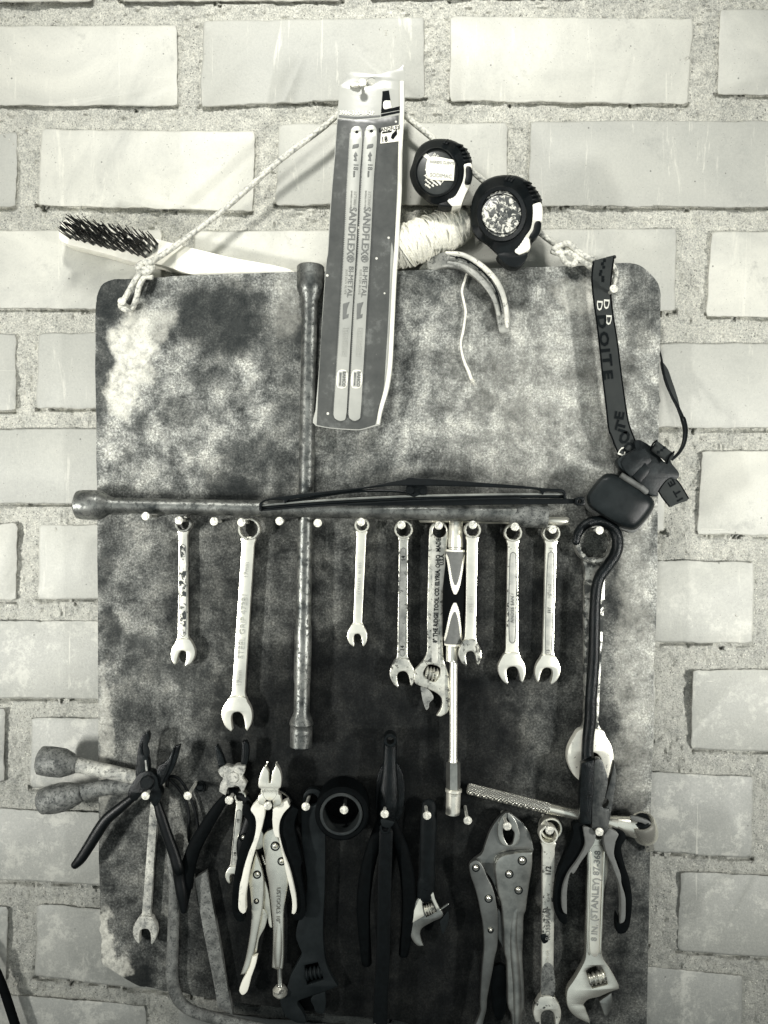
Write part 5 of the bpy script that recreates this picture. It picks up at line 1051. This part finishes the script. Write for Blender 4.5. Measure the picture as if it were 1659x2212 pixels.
# ------------------------------------------------------------------ black long nosed pliers in the dark
dp = thing('pliers', 'long black pliers hanging nose up in the darkest part of the board', 'pliers', 836, 1740, .015)
part('nose', tube([(843, 1604, .016), (842, 1650, .016), (841, 1690, .016), (838, 1735, .016), (834, 1780, .016)], [14, 15, 19, 23, 18], flat=.6, seg=18, cap='flat'), M['ironblk'], dp)
part('nose_tip', ring(843, 1600, 14.5, 8, .009, .024), M['ironblk'], dp)
part('side_web', plate([(812, 1700, 0), (822, 1660, 0), (845, 1640, 0), (866, 1662, 0), (874, 1710, 0), (862, 1770, 0), (822, 1772, 0), (812, 1740, 0)], .006, .012, bev=2), M['ironblk'], dp)
part('joint', plate(pts(zRG, "830,1010 960,1035c 925,1080 880,1090 840,1070"), .020, .027, bev=1), M['darkgrey'], dp)
part('left_handle', tube([(826, 1775, .014), (800, 1850, .014), (785, 1950, .014), (792, 2080, .014)], [13, 15, 15, 11], flat=.6, seg=16), M['rubbermatt'], dp)
part('right_handle', tube([(845, 1775, .012), (872, 1850, .012), (884, 1950, .012), (872, 2060, .012)], [13, 15, 15, 11], flat=.6, seg=16), M['rubbermatt'], dp)
fl_ = thing('file', 'long black chipped bar hanging straight down below the dark pliers and out of the picture', 'file', 830, 1900, .01)
part('blade', tube([(834, 1795, .020), (831, 1900, .020), (828, 2050, .020), (823, 2150, .020), (820, 2260, .020)], [15, 15, 15, 15.5, 16], flat=.5, seg=14, rect=True), mottled('chipped black paint', .002, .005, 200, .5, 0, .4, spec=.12, pits=.75, pitg=.20, pa=.66, pb=.70, pscale=60), fl_)
part('hanging_ring', ring(832, 1790, 12, 7, .017, .025), M['dark'], fl_)
# ------------------------------------------------------------------ ratchet
ra = thing('ratchet', 'chrome ratchet with a knurled handle lying slantwise across the lower right', 'ratchet', 1190, 1745, .02)
h0 = .018
part('knurled_handle', bar((1010, 1703, h0), (1186, 1746.5, h0), [(0, 9), (.012, 11.4), (.04, 12), (.99, 12), (1, 11)], 32), M['knurl'], ra)
part('neck', bar((1184, 1746, h0), (1330, 1779, h0), [(0, 11.4), (.3, 10.4), (.65, 10), (.85, 12), (1, 17)], 28), M['chrome'], ra)
hc0, hc1 = P(1396, 1806, .013), P(1387, 1774, .024)
k_ = sc(h0)
part('head', lathe(hc0, hc1, [(0, 22 * k_), (.06, 26 * k_), (.25, 28 * k_), (.85, 28 * k_), (.95, 26 * k_), (1, 25 * k_), (1, 21 * k_), (.93, 20 * k_)], 40), M['chrome'], ra)
part('neck_web', tube([(1318, 1776, h0), (1345, 1782, h0 + .001), (1372, 1787, h0 + .003)], [14, 19, 23], flat=.7, seg=20), M['chrome'], ra)
a_ = (hc1 - hc0)
part('switch_lever', lathe(hc1 - a_ * .04, hc1 + a_ * .10, [(0, 18 * k_), (1, 17 * k_), (1, 4 * k_)], 28), M['dark'], ra)
part('lever_tab', plate(pts(zRT, "1160,1100 1380,1160 1400,1190 1340,1200 1300,1180 1170,1140"), .026, .030, bev=1), M['gripgreydk'], ra)
part('drive_square', lathe(hc0 - a_ * .85, hc0 + a_ * .05, [(0, 11 * k_), (.08, 13 * k_), (1, 13 * k_)], 4, rot=R(35)), M['chromeworn'], ra)
# ------------------------------------------------------------------ locking pliers, grey
lg = thing('locking_pliers', 'dull grey locking pliers with round rivets, mouth closed over a nail', 'locking pliers', 1096, 1800, .012)
mouth = pts(zVG, "815,740 845,780 880,880 915,930 905,1020 882,1078 835,1086 800,1040 772,970 765,900 790,800")
part('jaws', plate(pts(zVG, "818,648 740,700 610,880 540,1060 490,1200 400,1270 345,1320c 480,1400 590,1500 660,1640c 760,1480 900,1330 1150,1215c 1167,1140c 1120,950 1040,820 900,700"), .008, .014, holes=[mouth], bev=2), M['steeldk'], lg)
part('jaw_faces', plate(pts(zVG, "815,662 750,720 705,820 695,930 715,1020 760,1085 835,1108 920,1095 970,1050 985,960 965,860 930,770 870,690"), .0135, .0168, holes=[mouth], bev=1.6), M['steel'], lg)
part('arm_ridge', tube([zVG(1000, 1780) + (.0205,)] + [zVH(*p) + (.0205,) for p in ((930, 300), (900, 600), (915, 900), (940, 1200), (950, 1500), (945, 1800))], [5, 9, 11, 12, 12, 12, 10], flat=.6, seg=18), M['steel'], lg)
part('bite_line', tube([zVG(818, 662) + (.0166,), zVG(822, 700) + (.0170,), zVG(824, 770) + (.0168,)], .9, seg=6), M['ink'], lg)
part('moving_arm', plate(pts(zVG, "325,1400 330,1340 380,1296 430,1290 490,1340 560,1500 620,1620 660,1740 685,1880") + pts(zVH, "700,300 702,600 690,780 660,900 630,1080 590,1280 560,1450 550,1590 505,1765 470,1900 360,1900 410,1765 470,1600 465,1500 480,1200 500,950 515,800 505,500 470,300 440,150 400,0") + pts(zVG, "345,1500"), .0145, .0205, bev=3), M['steeldk'], lg)
part('fixed_arm', plate(pts(zVG, "660,1420 670,1330 730,1245 850,1208 1000,1185 1152,1180c 1150,1350 1112,1600 1090,1750 1062,1960") + pts(zVH, "1042,350 1032,600 1022,900 1040,1200 1047,1550 1020,1640 1022,1900c 885,1900c 872,1650 835,1560 820,1200 810,950 785,850 770,500 740,200") + pts(zVG, "705,1750 672,1520"), .0145, .0225, bev=4), M['steel'], lg)
for (z_, x, y, r_, hh) in ((zVG, 1018, 1293, 55, .022), (zVG, 848, 1470, 50, .022), (zVG, 970, 1680, 50, .022), (zVG, 412, 1388, 46, .020), (zVG, 578, 1790, 48, .020), (zVH, 605, 545, 34, .020)):
    q = z_(x, y); b_ = part('rivet', ring(q[0], q[1], r_ / 6.05 + 1.0, r_ / 6.05 - 1.4, hh, hh + .001), M['ink'], lg)
    part('rivet_head', disc(q[0], q[1], r_ / 6.05 * .8, hh, hh + .0032, dome=1), M['chrome'], b_)
part('spring', join(tube([zVG(600, 1480) + (.010,), zVG(655, 1610) + (.010,), zVG(715, 1745) + (.010,)], 1.0, seg=6), bar(zVG(700, 1750) + (.010,), zVG(730, 1870) + (.010,), [(i / 12, 4 if i % 2 else 2.2) for i in range(13)], 10)), M['steel'], lg)
part('link', plate(pts(zVH, "705,260 760,400 782,800c 730,700 702,640"), .0095, .013, bev=.6), M['steeldk'], lg)
part('web', plate(pts(zVG, "780,1120c 865,1110c 868,1215c 790,1225c"), .0035, .0075, bev=.3), M['steeldk'], lg)
single('steel_tag_bar', plate(pts(zVH, "640,1020 650,1640 690,1712 745,1722 790,1640 800,1020"), .002, .007, bev=1.5), M['dark'], 'dark flat bar hanging behind the grey locking pliers near the bottom', 'bar')
# ------------------------------------------------------------------ hook rod
hr = [zMR(*p) for p in ((872, 440), (885, 370), (930, 300), (1010, 250), (1095, 240), (1180, 275), (1245, 350), (1262, 450), (1235, 560), (1160, 670), (1090, 770), (1062, 880), (1048, 1100), (1040, 1500), (1012, 1900), (1005, 2100))] + [zRT(*p) for p in ((648, 200), (635, 600), (622, 1000), (612, 1180))]
single('hook_rod', tube([(p[0], p[1], .020) for p in hr], [8, 9.5, 10.5, 11, 11, 11.5, 12, 12.5, 12.5, 12.5, 12, 11.8, 12, 12.5, 12.8, 13, 13, 13, 13, 13], seg=20), M['ironblk'], 'long black iron rod with a hooked eye at its top, hanging over the huge wrench', 'hook')
# ------------------------------------------------------------------ pliers at the lower right
pr = thing('pliers', 'dark jawed pliers with grey and black handles hanging at the lower right', 'pliers', *zRT(790, 1250), .02)
part('left_jaw', plate(pts(zRT, "575,470c 720,430c 715,800 695,1000 690,1190c 660,1197 555,1180c 556,900 562,700"), .026, .034, bev=1.6), M['ironblk'], pr)
part('middle_jaw', plate(pts(zRT, "735,435 800,422 862,560 887,660 852,880 820,990 900,1010c 895,1262c 850,1290 700,1242c 695,1000 718,700"), .024, .033, bev=1.6), mottled('worn dark jaw', .015, .09, 110, .4, .5, .5), pr)
part('right_jaw', plate(pts(zRT, "965,450c 982,600 960,850 922,1070 892,1240c 840,1000c 888,965 893,910 852,885c 900,720 932,600"), .022, .030, bev=1.4), mottled('worn dark jaw', .02, .08, 110, .4, .5, .5), pr)
part('left_handle', plate(pts(zRT, "600,1225 700,1240c 742,1310 722,1420 650,1530 570,1640 475,1785") + pts(zST, "600,110 555,300 552,610c 510,580 490,480 500,300 560,130") + pts(zRT, "540,1600 618,1440 605,1310"), .022, .031, bev=1.6), M['gripgrey'], pr)
part('left_grip', plate(pts(zRT, "472,1215 560,1160 645,1200 603,1300 620,1420 560,1590 470,1740") + pts(zST, "550,240 502,400 497,560 552,612c 545,718 490,712 422,610 400,430 420,230 460,80") + pts(zRT, "380,1560 440,1420 478,1290"), .018, .0275, bev=1.6), M['rubbermatt'], pr)
part('right_handle', plate(pts(zRT, "900,1242c 1012,1310 980,1400 960,1550 1000,1680 1040,1800") + pts(zST, "1200,240 1245,400 1250,500 1232,692 1182,716c 1196,500 1170,250 1110,80") + pts(zRT, "940,1680 860,1500 842,1330"), .022, .031, bev=1.6), M['gripgrey'], pr)
part('right_grip', plate(pts(zRT, "945,1250 1080,1290 1102,1360 1050,1460 1080,1650 1130,1805") + pts(zST, "1290,180 1325,400 1312,640 1280,780 1230,832 1160,832 1140,790 1150,600 1180,715c 1235,692 1256,480 1230,300 1165,110") + pts(zRT, "1020,1690 965,1550 985,1400 1012,1310"), .018, .0275, bev=1.6), M['rubbermatt'], pr)
# ------------------------------------------------------------------ cable at the lower left corner
single('cable', tube([(-60, 2010, -.012), (-20, 2075, -.012), (5, 2130, -.012), (22, 2180, -.012), (42, 2245, -.012), (60, 2320, -.012)], 9.5, seg=14), M['rubbermatt'], 'thick black cable crossing the very lower left corner', 'cable')

# ------------------------------------------------------------------ camera, light
cam = bpy.data.cameras.new('camera'); co = bpy.data.objects.new('camera', cam); COL.objects.link(co)
co.location = (0, -D, 0); co.rotation_euler = (R(90), 0, 0)
cam.sensor_fit = 'VERTICAL'; cam.angle = 2 * math.atan(2212 * S / 2 / D); cam.clip_start = .01; cam.clip_end = 50
scene.camera = co
w = bpy.data.worlds.new('World'); scene.world = w; w.use_nodes = True
nt = w.node_tree; bg = nt.nodes['Background']
bg.inputs['Color'].default_value = (.90, .99, 1.0, 1)
# bright patch added in front of the wall for the metals to reflect, dark elsewhere
wt = nt.nodes.new('ShaderNodeTexCoord'); wd = nt.nodes.new('ShaderNodeVectorMath'); wd.operation = 'DOT_PRODUCT'
nt.links.new(wt.outputs['Generated'], wd.inputs[0]); wd.inputs[1].default_value = Vector((0, -1, .03)).normalized()
wm = nt.nodes.new('ShaderNodeMapRange'); wm.interpolation_type = 'SMOOTHSTEP'
for k_w, v_w in zip(('From Min', 'From Max', 'To Min', 'To Max'), (.70, .93, .012, .64)): wm.inputs[k_w].default_value = v_w
nt.links.new(wd.outputs['Value'], wm.inputs['Value']); nt.links.new(wm.outputs['Result'], bg.inputs['Strength'])
def lamp(name, loc, target, energy, size, spread, col=(1.0, .985, .94), sy=None):
    l = bpy.data.lights.new(name, 'AREA'); l.energy = energy; l.size = size; l.spread = R(spread); l.color = col
    if sy: l.shape = 'RECTANGLE'; l.size_y = sy
    o = bpy.data.objects.new(name, l); COL.objects.link(o); o.location = loc
    d = Vector(target) - Vector(loc); o.rotation_euler = d.to_track_quat('-Z', 'Y').to_euler(); return o
lamp('top_light', (-.12, -.90, 1.05), (0, 0, .56), 3.9, .14, 84)
lamp('left_light', (-.84, -.70, -.18), (-.26, 0, -.06), 2.35, .06, 74, sy=.16)
lamp('right_light', (.86, -.70, -.18), (.29, 0, -.06), 2.2, .06, 74, sy=.16)
scene.view_settings.view_transform = 'Standard'; scene.view_settings.look = 'None'; scene.view_settings.exposure = 0; scene.view_settings.gamma = 1
scene.cycles.max_bounces = 5; scene.cycles.use_denoising = True
